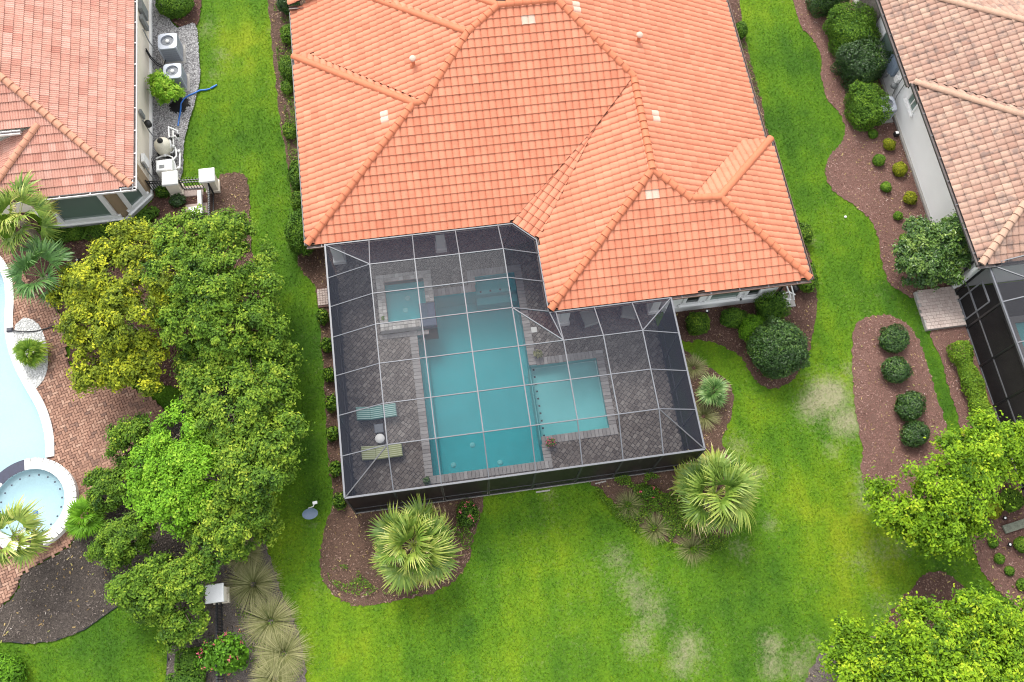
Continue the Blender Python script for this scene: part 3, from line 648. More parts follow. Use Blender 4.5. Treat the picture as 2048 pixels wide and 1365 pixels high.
def clip_poly(pts, poly2):
    """clip a 3-D polygon by the vertical planes through the edges of a convex plan polygon (counter-clockwise)"""
    n = len(poly2)
    for i in range(n):
        x0, y0 = poly2[i]; x1, y1 = poly2[(i+1) % n]; ex, ey = x1-x0, y1-y0
        out = []; m = len(pts)
        ds = [ex*(p[1]-y0)-ey*(p[0]-x0) for p in pts]
        for j in range(m):
            a, b = pts[j], pts[(j+1) % m]; da, db = ds[j], ds[(j+1) % m]
            if da >= 0: out.append(a)
            if (da >= 0) != (db >= 0):
                t = da/(da-db); out.append(tuple(a[k]+(b[k]-a[k])*t for k in range(3)))
        pts = out
        if len(pts) < 3: return []
    return pts
def ccw(p):
    return p if sum(p[i][0]*p[(i+1) % len(p)][1]-p[(i+1) % len(p)][0]*p[i][1] for i in range(len(p))) > 0 else p[::-1]

class Roof:
    def __init__(s, house, tmat, cmat, seed, tile=TILE_S, spread=.13):
        s.spread = spread; s.TW, s.TV, s.TF = tile; s.house = house; s.rnd = random.Random(seed)
        s.tmat, s.cmat = tmat, cmat; s.full = []; s.cv = []; s.cf = []; s.ct = []; s.deck = MB()
        s.pale = []
    def face(s, zfun, pieces, eave0, eave1, margin=.0):
        """zfun(x, y): height of the face; pieces: convex plan polygons; eave0, eave1: two points of the eave line"""
        pieces = [ccw(list(p)) for p in pieces]
        x0, y0 = eave0; x1, y1 = eave1
        O = Vector((x0, y0, zfun(x0, y0))); u = (Vector((x1, y1, zfun(x1, y1)))-O).normalized()
        gx = (zfun(x0+1, y0)-zfun(x0, y0)); gy = (zfun(x0, y0+1)-zfun(x0, y0)); n = Vector((-gx, -gy, 1)).normalized()
        sv = n.cross(u).normalized()
        if sv.z < 0: u = -u; sv = n.cross(u).normalized()
        allp = np.array([(p[0], p[1], zfun(*p)) for pc in pieces for p in pc]); rel = allp-np.array(O)
        ua, sa = rel@np.array(u), rel@np.array(sv)
        for pc in pieces: s.deck.add([(x, y, zfun(x, y)-.03) for x, y in pc], [tuple(range(len(pc)))])
        B = np.array([u, sv, n]).T; TW, TV, TF = s.TW, s.TV, s.TF; ntop = len(TF)//2
        for j in range(int(math.floor(sa.min()/TE))-1, int(sa.max()/TE)+1):
            for i in range(int(math.floor(ua.min()/TW))-1, int(ua.max()/TW)+2):
                o = np.array(O)+B@np.array([(i+.5)*TW, j*TE-.05, 0])
                cs = [o+B@np.array([a, b, 0]) for a in (-TW/2, TW/2) for b in (0, TL)]
                cx = np.array([c[0] for c in cs]); cy = np.array([c[1] for c in cs])
                jit = s.rnd.uniform(-.004, .004); t = min(1, max(0, s.rnd.gauss(.5, s.spread))); rz = s.rnd.uniform(-.008, .008)
                done = False
                for pc in pieces:
                    if inside(grow(pc, .055), cx, cy).all():
                        s.full.append((o+B@np.array([0, 0, jit]), B, rz, t)); done = True; break
                if done: continue
                W = (TV@B.T)+o
                for pc in pieces:
                    lo = np.min(pc, 0); hi = np.max(pc, 0)
                    if cx.max() < lo[0]-.1 or cx.min() > hi[0]+.1 or cy.max() < lo[1]-.1 or cy.min() > hi[1]+.1: continue
                    seen = {}
                    for fi, f in enumerate(TF):
                        q = clip_poly([tuple(W[k]) for k in f], pc)
                        if q:
                            idx = []
                            for v in q:
                                key = (fi < ntop, round(v[0], 3), round(v[1], 3), round(v[2], 3))
                                if key not in seen: seen[key] = len(s.cv); s.cv.append(v)
                                if not idx or idx[-1] != seen[key]: idx.append(seen[key])
                            if len(set(idx)) >= 3 and len(set(idx)) == len(idx): s.cf.append(tuple(idx)); s.ct.append(t)
    def pale_at(s, px, py):
        s.pale.append((px, py))
    def caps(s, p0, p1, r=.165, lift=.055):
        """overlapping half-round tiles along a hip or ridge from its low end"""
        p0, p1 = Vector(p0), Vector(p1)
        if p1.z < p0.z: p0, p1 = p1, p0
        d = p1-p0; L = d.length; d.normalize(); side = d.cross(Vector((0, 0, 1))).normalized(); up = side.cross(d)
        n = max(1, round(L/.37)); st = L/n
        for i in range(n):
            m = Matrix.Identity(4)
            for k in range(3): m[k][0] = side[k]; m[k][1] = d[k]; m[k][2] = up[k]
            m.translation = p0+d*(i*st-.02)+up*lift
            s.capm = getattr(s, 'capm', None) or s.cap_mesh()
            o = bpy.data.objects.new('ridge_tile', s.capm); COL.objects.link(o); o.parent = s.root
            o.matrix_basis = m @ Matrix.Rotation(s.rnd.uniform(-.02, .02), 4, 'Z')
    def cap_mesh(s):
        mb = MB(); N = 9; V = []
        for y, r, z in ((0, .168, .035), (.06, .162, .032), (.44, .138, 0)):
            V += [(r*math.cos(math.pi*k/(N-1)), y, r*.78*math.sin(math.pi*k/(N-1))-.05+z) for k in range(N)]
        F = [(i*N+k+1, i*N+k, (i+1)*N+k, (i+1)*N+k+1) for i in range(2) for k in range(N-1)]
        mb.add(V, F, True); mb.add(V[:N], [tuple(range(N))])
        return mb.mesh('ridge_tile', s.cmat)
    def begin(s):
        s.root = s.deck.build('roof', MAT['felt'], s.house); return s.root
    def finish(s, limit=300, hidden=()):
        root = s.root; TW, TV, TF = s.TW, s.TV, s.TF; tm = tile_meshes(s.tmat, TV, TF)
        vis = [i for i, t in enumerate(s.full) if in_view(t[0], -5)]
        vis.sort(key=lambda i: cam_dist(s.full[i][0])/max(.05, (np.array([-s.full[i][0][0], -s.full[i][0][1], HGT-s.full[i][0][2]])/cam_dist(s.full[i][0]))@s.full[i][1][:,2])**.5)
        single = set(vis[:limit])
        pale = set()
        for (px, py) in s.pale:
            best = min(vis, key=lambda i: (proj(s.full[i][0]+s.full[i][1]@np.array([0, .2, .05]))-np.array([px, py]))@(proj(s.full[i][0]+s.full[i][1]@np.array([0, .2, .05]))-np.array([px, py])) if i not in pale else 1e9)
            pale.add(best)
        Vs, Ts = [], []
        pm = np_mesh('pale_tile', TV, TF, MAT['tile_pale'], None, True)
        for i, (o, B, rz, t) in enumerate(s.full):
            c, sn = math.cos(rz), math.sin(rz); Bz = B@np.array([[c, -sn, 0], [sn, c, 0], [0, 0, 1]])
            if i in single or i in pale:
                m = Matrix.Identity(4)
                for a in range(3):
                    for b in range(3): m[a][b] = Bz[a, b]
                    m[a][3] = o[a]
                ob = bpy.data.objects.new('vent_tile' if i in pale else 'roof_tile', pm if i in pale else tm[int(t*6.99)]); COL.objects.link(ob); ob.parent = root; ob.matrix_basis = m
            else:
                Vs.append(TV@Bz.T+o); Ts.append(t)
        if Vs:
            n = len(Vs); V = np.concatenate(Vs); F = (TF[None]+len(TV)*np.arange(n)[:,None,None]).reshape(-1, 4)
            ob = np_obj('roof_tiles', V, F, s.tmat, root, {'tint': np.repeat(Ts, len(TF))}, True); ob['kind'] = 'stuff'
        if s.cv:
            me = bpy.data.meshes.new('cut_tiles'); me.from_pydata(s.cv, [], s.cf); me.materials.append(s.tmat); me.polygons.foreach_set('use_smooth', [True]*len(s.cf))
            a = me.attributes.new('tint', 'FLOAT', 'FACE'); a.data.foreach_set('value', s.ct); me.update()
            ob = link(bpy.data.objects.new('cut_tiles', me), root); ob['kind'] = 'stuff'
def proj(p):
    q = np.array(p)-np.array([0, 0, HGT]); w = q@_fw
    return np.array([1024+FPX*(q@_ri)/w, 682.5-FPX*(q@_up)/w])

def gutter(house, p, q, out, z, mat, strap=None, w=.13):
    """open gutter along an eave from p to q; out = unit plan direction away from the house"""
    p, q, o = Vector((*p, 0)), Vector((*q, 0)), Vector((*out, 0)); mb = MB(); Z = Vector((0, 0, 1))
    L = (q-p).length; mid = (p+q)/2; d = (q-p).normalized()
    mb.obox(mid+o*w+Z*(z-.055), d*L/2, o*.008, Z*.062)
    mb.obox(mid+o*(w+.012)+Z*(z+.004), d*L/2, o*.016, Z*.006)
    mb.obox(mid-o*.02+Z*(z-.10), d*(L/2-.002), o*.018, Z*.10)
    g = mb.build('gutter', mat, house)
    bm_ = MB().obox(mid+o*(w/2)+Z*(z-.075), d*(L/2-.004), o*(w/2-.009), Z*.008); link(bpy.data.objects.new('gutter_bed', bm_.mesh('gutter_bed', MAT['gutter_bed'])), g)
    if strap is not None:
        n = int(L/1.15)
        for i in range(n):
            c = p+d*(L*(i+.5)/n); sb = MB().obox(c+o*(w/2)+Z*(z+.002), d*.02, o*w/2, Z*.004)
            if in_view(c+Z*z): link(bpy.data.objects.new('gutter_strap', sb.mesh('gutter_strap', strap)), g)
    return g
def window(house, a, b, z0, z1, out, frame, glass, sections=1, fw=.09, blind=None, proud=.05):
    """framed window in the wall line a-b, facing out"""
    a, b, o = Vector((*a, 0)), Vector((*b, 0)), Vector((*out, 0)).normalized(); d = (b-a).normalized(); L = (b-a).length; Z = Vector((0, 0, 1)); mid = (a+b)/2
    mb = MB(); h = (z1-z0)
    for zz in (z0, z1): mb.obox(mid+o*proud/2+Z*zz, d*(L/2+fw), o*(proud/2+.02), Z*fw/2)
    for e in (a, b): mb.obox(e+o*proud/2+Z*(z0+z1)/2, d*fw/2, o*(proud/2+.016), Z*(h/2))
    for i in range(1, sections): mb.obox(a+d*(L*i/sections)+o*proud/2+Z*(z0+z1)/2, d*.025, o*(proud/2), Z*(h/2))
    wdw = mb.build('window', frame, house)
    for i in range(sections):
        c = a+d*(L*(i+.5)/sections)
        pn = MB().obox(c+o*.012+Z*(z0+z1)/2, d*(L/sections/2-.01), o*.004, Z*(h/2)); link(bpy.data.objects.new('pane', pn.mesh('pane', glass)), wdw)
    sl = MB().obox(mid+o*(proud+.04)+Z*(z0-fw/2-.025), d*(L/2+fw+.06), o*.07, Z*.025); link(bpy.data.objects.new('sill', sl.mesh('sill', frame)), wdw)
    return wdw

# ================================================================== the orange-roofed house
K = .455
house = thing('house', 'house with bright orange tile roof behind the screened pool', 'house', (5, 22, 0))
rf = Roof(house, MAT['tile_main'], MAT['cap_main'], 11)
zS1 = lambda x, y: 3.2+K*(y-17.92)
zW1 = lambda x, y: 3.2+.43*(x+5.1)
zN1 = lambda x, y: 3.2+K*(27.55-y)
zW2 = lambda x, y: 2.88+.46*(x+5.1)
zW3 = lambda x, y: 6.92-.455*(4.03-x)
zE2 = lambda x, y: 5.42-.465*(x-9.42)
zS2 = lambda x, y: 3.2+K*(y-13.67)
zW4 = lambda x, y: 3.2+K*(x-4.55)
zE1 = lambda x, y: 3.2+.455*(15.55-x)
zNe = lambda x, y: 3.2+K*(20.52-y)
zC = lambda x, y: 3.2+.28*((x+y)-21.49)/1.41421
zN2 = lambda x, y: 6.5+K*(25.25-y)
zN3 = lambda x, y: 6.92-K*(y-26.1)
A_, B_, B2, C1, C1b, R1, R2 = (-5.1,17.92), (.03,22.77), (.415,22.79), (2.64,25.23), (2.90,25.25), (4.03,26.1), (6.51,26.1)
J_, AP, FW_, F_ = (9.45,22.93), (9.38,18.40), (10.83,17.19), (12.09,17.10)
c1, c2, v1 = (3.6,17.90), (4.56,16.94), (7.55,21.12)
H2, H2b = (C1[0]-6, C1[1]+6), (C1[0]-5.45, C1[1]+6)
rf.face(zS1, [[A_, (c1[0], 17.92), v1, (9.303,22.79), B2, B_], [B2, (9.303,22.79), J_, R2, R1, C1b]], A_, (3.6,17.92))
rf.face(zW1, [[A_, B_, (-5.1,27.5)]], (-5.1,17.92), (-5.1,27.5))
rf.face(zN1, [[(-5.1,27.55), B_, B2, (-4.4,27.55)]], (-5.1,27.55), (-4.4,27.55))
rf.face(zW2, [[(-4.4,27.55), B2, C1, H2, (-4.4,31.2)], [(-5.1,27.55), (-4.4,27.55), (-4.4,30.5), (-5.1,30.5)]], (-5.1,27.55), (-5.1,30.5))
rf.face(zN2, [[C1, C1b, H2b, H2]], (-3,31), (-2,31))
rf.face(zW3, [[C1b, R1, (R1[0]-5.2, R1[1]+5.2), H2b]], (-5.1,26), (-5.1,31))
rf.face(zE2, [[J_, (15.55,22.93), (15.55,31), (11.4,31), R2], [AP, FW_, (14.2,20.52), (14.2,22.93), J_], [(14.2,20.52), (15.55,20.52), (15.55,22.93), (14.2,22.93)]], (15.55,20.5), (15.55,31))
rf.face(zS2, [[(4.55,13.67), (10.83,13.67), FW_, AP], [(10.83,13.67), (15.55,13.67), F_, FW_]], (4.55,13.67), (15.55,13.67))
rf.face(zW4, [[c2, (4.55,13.67), AP, J_, v1]], (4.55,13.67), (4.55,17))
rf.face(zC, [[c1, c2, v1]], c1, c2)
rf.face(zE1, [[(15.55,13.67), (15.55,20.52), F_]], (15.55,13.67), (15.55,20.52))
rf.face(zNe, [[(15.55,20.52), (14.2,20.52), FW_, F_]], (14.2,20.52), (15.55,20.52))
# raised corner of a further wing at the north-west
rf.face(lambda x, y: 3.25+.43*(x+5.15), [[(-5.15,30.45), (-3.7,30.45), (-3.7,33), (-5.15,33)]], (-5.15,30.45), (-5.15,33))
for x, y in (R1, R2): pass
rf.deck.add([(R1[0], R1[1], 6.88), (R2[0], R2[1], 6.88), (12.4, 32, zN3(0, 32)), (-2, 32, zN3(0, 32))], [(0, 1, 2, 3)])
for p in ((1046,45), (1063,45), (763,240), (763,228), (1302,393), (1317,392), (1315,227), (1314,238), (1155,7), (1155,18)): rf.pale_at(*p)
rf.begin()
def P3(p, z): return (p[0], p[1], z)
rf.caps(P3(A_, 3.24), P3(B_, 5.41)); rf.caps(P3(B_, 5.41), P3(B2, 5.42)); rf.caps((-5.12,27.5,3.24), P3(B_, 5.41))
rf.caps(P3(B2, 5.42), P3(C1, 6.5)); rf.caps(P3(H2, zW2(*H2)), P3(C1, 6.48)); rf.caps(P3(C1, 6.5), P3(R1, 6.93))
rf.caps(P3(R1, 6.93), P3(R2, 6.93)); rf.caps(P3(J_, 5.47), P3(R2, 6.92)); rf.caps(P3(AP, 5.40), P3(J_, 5.47)); rf.caps((4.55,13.67,3.23), P3(AP, 5.38))
rf.caps(P3(FW_, 4.80), P3(AP, 5.38)); rf.caps(P3(FW_, 4.80), P3(F_, 4.79)); rf.caps((15.55,13.67,3.23), P3(F_, 4.78)); rf.caps((15.57,20.52,3.23), P3(F_, 4.78))
rf.caps((R1[0]-5.2, R1[1]+5.2, 6.93-5.2*.455), P3(R1, 6.93))
rf.finish()
# walls, soffit, gutters
MB().prism([(-4.5,21.2), (5.1,21.2), (5.1,17.2), (9.9,17.2), (9.9,14.2), (15.0,14.2), (15.0,30.4), (-4.5,30.4)], 0, 2.60).build('wall', MAT['stucco_white'], house)
MB().prism([(-5.0,18.02), (3.62,18.02), (4.65,17.0), (4.65,13.77), (15.45,13.77), (15.45,20.3), (9,20.3), (9,27.3), (-5.0,27.3)], 2.985, 3.06).build('soffit', MAT['stucco_white'], house)
MB().prism([(-4.95,19.0), (9,19.0), (9,27), (-4.95,27)], 3.07, 3.3).build('ceiling_void', MAT['felt'], house)
gb_ = MAT['gutter_brown']
gutter(house, (-5.15,17.86), (3.62,17.86), (0,-1), 3.2, gb_, MAT['alu'])
gutter(house, (3.60,17.83), (4.53,16.90), (-.7071,-.7071), 3.2, gb_)
gutter(house, (4.50,16.95), (4.50,13.60), (-1,0), 3.2, gb_, MAT['alu'])
gutter(house, (4.48,13.61), (15.62,13.61), (0,-1), 3.2, gb_, MAT['alu'])
gutter(house, (15.61,13.60), (15.61,20.5), (1,0), 3.2, gb_)
gutter(house, (15.61,20.6), (15.61,31), (1,0), 2.60, gb_)
gutter(house, (-5.16,17.9), (-5.16,27.5), (-1,0), 3.16, MAT['gutter_grey'], None, .06)
gutter(house, (-5.16,27.6), (-5.16,30.4), (-1,0), 2.84, MAT['gutter_grey'], None, .06)
gutter(house, (-5.2,30.40), (-3.8,30.40), (0,-1), 3.2, gb_)
window(house, (10.75,14.2), (11.45,14.2), .72, 2.35, (0,-1), MAT['stucco_white'], MAT['glass_dark'], fw=.14)
window(house, (11.85,14.2), (13.25,14.2), .72, 2.35, (0,-1), MAT['stucco_white'], MAT['glass_green'], 1, fw=.14)
window(house, (13.55,14.2), (14.2,14.2), .72, 2.35, (0,-1), MAT['stucco_white'], MAT['glass_dark'], fw=.14)
MB().box(10.0,14.10,.0,15.03,14.2,.52).build('wainscot', MAT['stucco_white'], house)
MB().tube([(15.06,14.1,2.9), (15.06,14.1,0.05)], .055, 8).build('downspout', MAT['black_plastic'], house)
for p, r in (((681,527),.22), ((883,504),.20), ((1126,650),.20), ((1304,627),.18)):
    c = at(*p); MB().box(c.x-r, c.y-.05, .12, c.x+r, c.y-.05+2*r, 2.98).box(c.x-r-.06, c.y-.11, .12, c.x+r+.06, c.y+2*r+.01, .36).build('porch_column', MAT['stucco_white'], house)
window(house, (-3.6,21.2), (-.6,21.2), .2, 2.3, (0,-1), MAT['white_paint'], MAT['glass_dark'], 3, fw=.1)
window(house, (0.4,21.2), (3.4,21.2), .2, 2.3, (0,-1), MAT['white_paint'], MAT['glass_dark'], 3, fw=.1)
window(house, (5.8,17.2), (9.0,17.2), .2, 2.3, (0,-1), MAT['white_paint'], MAT['glass_dark'], 3, fw=.1)
# roof vents
for (px, py, hpx, zf, lab) in ((827,131,.62,zW2,'a'), (1276,84,.62,zE2,'b')):
    x, y = at(px, py, 5.6)[:2]
    for _k in range(6): z = zf(x, y); x, y = at(px, py, z+.05)[:2]
    mb = MB().lathe((x, y, z), [(.16,-.1), (.16,.04), (.075,.10), (.075,.48)], 14)
    v = mb.build('vent_pipe', MAT['cap_main'], house)
    MB().lathe((x, y, z+.46), [(.14,0), (.155,.05), (.12,.11), (.0,.13)], 14).build('vent_cap', MAT['tile_pale'], v)

# ================================================================== the left neighbour
lh = thing('house', 'cream house with weathered red tile roof and bay window', 'house', (-16, 28, 0))
lr = Roof(lh, MAT['tile_left'], MAT['cap_left'], 21, TILE_LOW, .13)
lE = lambda x, y: 3.2+K*(-12.32-x)
lS = lambda x, y: 3.2+K*(y-21.62)
lW = lambda x, y: 3.2+K*(x+18.45)
HX = 9.
lr.face(lE, [[(-12.32,21.62), (-12.32,38), (-12.32-HX,38), (-12.32-HX,21.62+HX)]], (-12.32,21.62), (-12.32,38))
PP = (-15.78,24.29)
lr.face(lS, [[(-12.32,21.62), (-14.99,24.29), PP, (-18.45,21.62)], [(-14.99,24.29), (-12.32-HX,21.62+HX), (-22,21.62+HX), (-22,24.22), PP]], (-18.45,21.62), (-12.32,21.62))
lr.face(lW, [[(-18.45,21.62), PP, (-18.45,24.3)]], (-18.45,21.62), (-18.45,24.3))
lr.begin()
lr.caps((-12.35,21.65,3.25), (-12.32-HX,21.62+HX,3.22+K*HX)); lr.caps((-18.4,21.67,3.25), (*PP, 4.44))
lr.finish()
bay = [(-16.85,21.95), (-13.68,21.95), (-12.60,23.0), (-12.60,38), (-24,38), (-24,23), (-17.75,22.9)]
MB().prism(bay, 0, 2.98).build('wall', MAT['stucco_cream'], lh)
MB().prism([(-16.9,21.915), (-13.66,21.915), (-12.55,22.98), (-12.55,23.6), (-14,23.6), (-17.8,22.9)], .265, 2.97).build('bay_wall', MAT['stucco_tan'], lh)
MB().prism([(-16.93,21.82), (-13.62,21.82), (-12.48,22.92), (-12.48,38), (-14,38), (-14,23.6), (-17.9,22.85)], .02, .26).build('plinth', MAT['white_paint'], lh)
MB().prism([(-12.42,21.75), (-12.42,38), (-22,38), (-22,23.2), (-18.2,23.2), (-18.2,21.75)], 2.985, 3.06).build('soffit', MAT['stucco_cream'], lh)
gutter(lh, (-12.28,21.5), (-12.28,38), (1,0), 3.2, MAT['gutter_white'], MAT['white_paint'])
gutter(lh, (-18.5,21.58), (-12.15,21.58), (0,-1), 3.2, MAT['gutter_white'], MAT['white_paint'])
gutter(lh, (-22,24.16), (-16.5,24.16), (0,-1), 4.40, MAT['gutter_white'])
window(lh, (-16.35,21.915), (-13.98,21.915), .50, 2.60, (0,-1), MAT['white_paint'], MAT['glass_green'], 1, fw=.22, proud=.09)
window(lh, (-13.36,22.20), (-12.72,22.82), .50, 2.60, (.70,-.72), MAT['white_paint'], MAT['glass_green'], 1, fw=.20, proud=.09)
# fittings on its side wall
def wallbox(px, z0, z1, w, d, name, mat, xw=-12.55, sgn=1):
    y = at(*px, (z0+z1)/2).y; return MB().box(xw, y-w/2, z0, xw+sgn*d, y+w/2, z1).build(name, mat, lh if xw < 0 else rh)
wallbox((296,20), 1.0, 1.9, .55, .18, 'meter_box', MAT['meter_grey']); wallbox((297,45), .8, 1.7, .28, .14, 'conduit_box', MAT['meter_grey'])
wallbox((292,322), .9, 1.5, .42, .16, 'control_box', MAT['white_paint']); wallbox((293,228), 1.2, 1.75, .2, .1, 'sensor_box', MAT['meter_grey'])
_y = at(296,246,1.3).y; MB().lathe((-12.32,_y,1.1), [(0,0), (.15,0), (.15,.22), (0,.24)], 14).build('meter_dome', MAT['black_plastic'], lh)
for px in ((297,70), (297,250), (297,335)):
    _y = at(*px, 1.0).y; MB().tube([(-12.5,_y,1.4), (-12.5,_y-.02,.5), (-12.3,_y-.3,.3)], .03, 6).build('conduit', MAT['meter_grey'], lh)

# ================================================================== the right neighbour
rh = thing('house', 'white house with pale pink tile roof and dark gutter', 'house', (28, 22, 0))
rr = Roof(rh, MAT['tile_right'], MAT['cap_right'], 31, TILE_S, .2)
qW = lambda x, y: 3.2+K*(x-23.05)
qS = lambda x, y: 3.2+K*(y-13.35)
qN = lambda x, y: 3.2+K*(22.65-y)
qW2 = lambda x, y: 2.9+K*(x-23.0)
qN2 = lambda x, y: 2.9+.02+K*((28.72-y))
hw = (22.65-13.35)/2; RC = (23.05+hw, 13.35+hw)
rr.face(qW, [[(23.05,13.35), RC, (23.05,22.65)]], (23.05,13.35), (23.05,22.65))
rr.face(qS, [[(23.05,13.35), (34,13.35), (34,13.35+hw), RC]], (23.05,13.35), (34,13.35))
rr.face(qN, [[(23.05,22.65), RC, (RC[0]+.66,RC[1]), (23.72,22.65)]], (23.05,22.65), (23.72,22.65))
rr.face(qW2, [[(23.72,22.65), (28.3,18.07), (31,20.8), (23.72,28.08)], [(23.0,22.65), (23.72,22.65), (23.72,28.08), (23.0,28.8)]], (23.0,22.65), (23.0,28.8))
rr.face(qN2, [[(23.0,28.8), (31,20.8), (33,22.8), (25,30.8)]], (25,30), (26,30))
rr.begin()
rr.caps((23.05,13.35,3.24), (*RC, 3.24+K*hw)); rr.caps((23.0,22.68,3.25), (*RC, 3.24+K*hw)); rr.caps((23.0,28.8,2.95), (31,20.8,2.95+K*8)); rr.caps((*RC, 3.24+K*hw), (31,RC[1],3.24+K*hw))
rr.finish()
MB().prism([(23.55,13.6), (34,13.6), (34,38), (23.55,38)], 0, 2.98).build('wall', MAT['stucco_white'], rh)
MB().box(23.44,13.58,.0,23.55,38,.16).build('plinth', MAT['concrete'], rh)
_ya, _yb = at(1757,40,1.4).y, at(1735,-20,1.4).y
MB().box(23.40,_ya,.0,23.55,_yb,2.7).build('stone_facing', MAT['stone_veneer'], rh)
MB().prism([(23.15,13.45), (34,13.45), (34,22.5), (23.15,22.5)], 2.985, 3.06).build('soffit', MAT['stucco_white'], rh)
gutter(rh, (23.0,13.3), (23.0,21.6), (-1,0), 3.2, MAT['gutter_grey'], MAT['alu'])
gutter(rh, (22.96,21.6), (22.96,22.7), (-1,0), 3.2, MAT['gutter_grey'])
gutter(rh, (22.95,22.75), (22.95,31), (-1,0), 2.88, MAT['gutter_grey'], MAT['alu'])
gutter(rh, (22.9,13.30), (34,13.30), (0,-1), 3.2, MAT['gutter_grey'])
MB().box(23.42,13.52,0,23.56,13.66,2.98).build('corner_trim', MAT['white_paint'], rh)
MB().tube([(23.40,13.9,2.9), (23.40,13.75,.1)], .05, 8).build('downspout', MAT['black_plastic'], rh)
_y0 = at(1776,95,1.7).y; window(rh, (23.55,_y0+.95), (23.55,_y0-.75), .95, 2.5, (-1,0), MAT['white_paint'], MAT['glass_green'], 1, fw=.14)
_y0 = at(1826,203,1.9).y; window(rh, (23.55,_y0+.38), (23.55,_y0-.38), 1.5, 2.45, (-1,0), MAT['white_paint'], MAT['glass_green'], 2, fw=.1)
wallbox((1788,128), 1.0, 1.8, .55, .22, 'meter_box', MAT['meter_blue'], 23.33); wallbox((1799,132), 1.1, 1.9, .62, .2, 'meter_box', MAT['meter_blue'], 23.35)
wallbox((1778,140), .5, 1.3, .3, .2, 'meter_box', MAT['meter_grey'], 23.35); wallbox((1801,158), 1.2, 1.5, .3, .16, 'conduit_box', MAT['white_paint'], 23.39)
_y = at(1797,170,1.1).y; MB().lathe((23.38,_y,1.0), [(0,0), (.14,0), (.14,.2), (0,.26)], 14).build('meter_dome', MAT['meter_grey'], rh)
for dy in (0, .35):
    MB().tube([(23.45,_y-.1-dy,2.3), (23.45,_y-.15-dy,.9), (23.3,_y-.55-dy,.2)], .025, 6).build('conduit', MAT['meter_grey'], rh)
# ================================================================== pools
def coping(parent, poly, z, wid, step, mat, name='coping_brick', seed=1, skip=(), over=.04):
    """bricks laid across the pool edge, one by one"""
    g = random.Random(seed); out = []; n = len(poly)
    for i in range(n):
        if i in skip: continue
        a, b = Vector((*poly[i], 0)), Vector((*poly[(i+1) % n], 0)); p0 = Vector((*poly[i-1], 0)); p2 = Vector((*poly[(i+2) % n], 0))
        d = (b-a).normalized(); o = Vector((d.y, -d.x, 0)); L = (b-a).length
        def conv(u, v): return u.x*v.y-u.y*v.x > 0
        e0 = wid-over if conv((a-p0).normalized(), d) else -(wid-over)*0
        s0 = 0.0; s1 = L+(wid-over if conv(d, (p2-b).normalized()) else -(wid-over))
        if not conv((a-p0).normalized(), d): s0 = 0.0
        m = max(1, round((s1-s0)/step)); st = (s1-s0)/m
        for k in range(m):
            c = a+d*(s0+(k+.5)*st)+o*(wid/2-over); out.append((c.x, c.y, z, math.atan2(d.y, d.x), st-.010, wid-.006))
    lay(parent, name, out, mat, .06, True, (), 300, seed, name+'s'); return out
pool = thing('swimming_pool', 'teal swimming pool with square sun shelf inside the screen cage', 'pool', (1.2, 12, 0))
def basin(parent, poly, z0, z1, mat, name='basin'):
    mb = MB().sheet(poly, z0); n = len(poly)
    for i in range(n):
        (x0, y0), (x1, y1) = poly[i], poly[(i+1) % n]; mb.add([(x0,y0,z0),(x1,y1,z0),(x1,y1,z1),(x0,y0,z1)], [(0,1,2,3)])
    return mb.build(name, mat, parent)
basin(pool, [(-1.12,8.10),(3.63,8.10),(3.63,9.15),(3.66,9.15),(3.66,17.0),(1.75,17.0),(1.75,16.27),(-.15,16.27),(-.15,14.75),(-1.12,14.75)], -1.35, .09, MAT['plaster_teal'])
MB().prism([(3.62,9.16),(6.61,9.16),(6.61,12.41),(3.62,12.41)], -1.3, -.38).build('sun_shelf', MAT['plaster_shelf'], pool)
mbw = MB()
for (x0, y0), (x1, y1) in zip([(3.63,9.15),(6.62,9.15),(6.62,12.42)], [(6.62,9.15),(6.62,12.42),(3.64,12.42)]): mbw.add([(x0,y0,-.4),(x1,y1,-.4),(x1,y1,.09),(x0,y0,.09)], [(0,1,2,3)])
mbw.build('shelf_wall', MAT['plaster_shelf'], pool)
MB().box(1.76,16.28,-1.3,3.63,16.99,-.40).build('step', MAT['plaster_teal'], pool); MB().box(1.76,15.90,-1.3,3.63,16.275,-.75).build('step', MAT['plaster_teal'], pool)
MB().box(-1.11,8.11,-1.3,-.75,14.7,-1.0).build('bench', MAT['plaster_teal'], pool)
MB().sheet(POOL, -.04).build('water', MAT['water_teal'], pool)
for k in range(10): MB().box(3.78,9.3+.335*k,-.378,3.86,9.38+.335*k,-.368).build('trim_tile', MAT['tile_navy'], pool)
for k in range(4): MB().box(1.95+.45*k,16.36,-.398,2.03+.45*k,16.44,-.388).build('trim_tile', MAT['tile_navy'], pool)
for p in ((907,930),(1000,925),(945,890),(880,610)):
    c = at(*p, -1.3); MB().lathe((c.x, c.y, -1.34), [(.0,.03),(.10,.03),(.12,0)], 14).build('drain', MAT['plaster_shelf'], pool)
coping(pool, POOL, .145, .34, .165, MAT['coping_grey'], seed=4, skip=(9, 10))
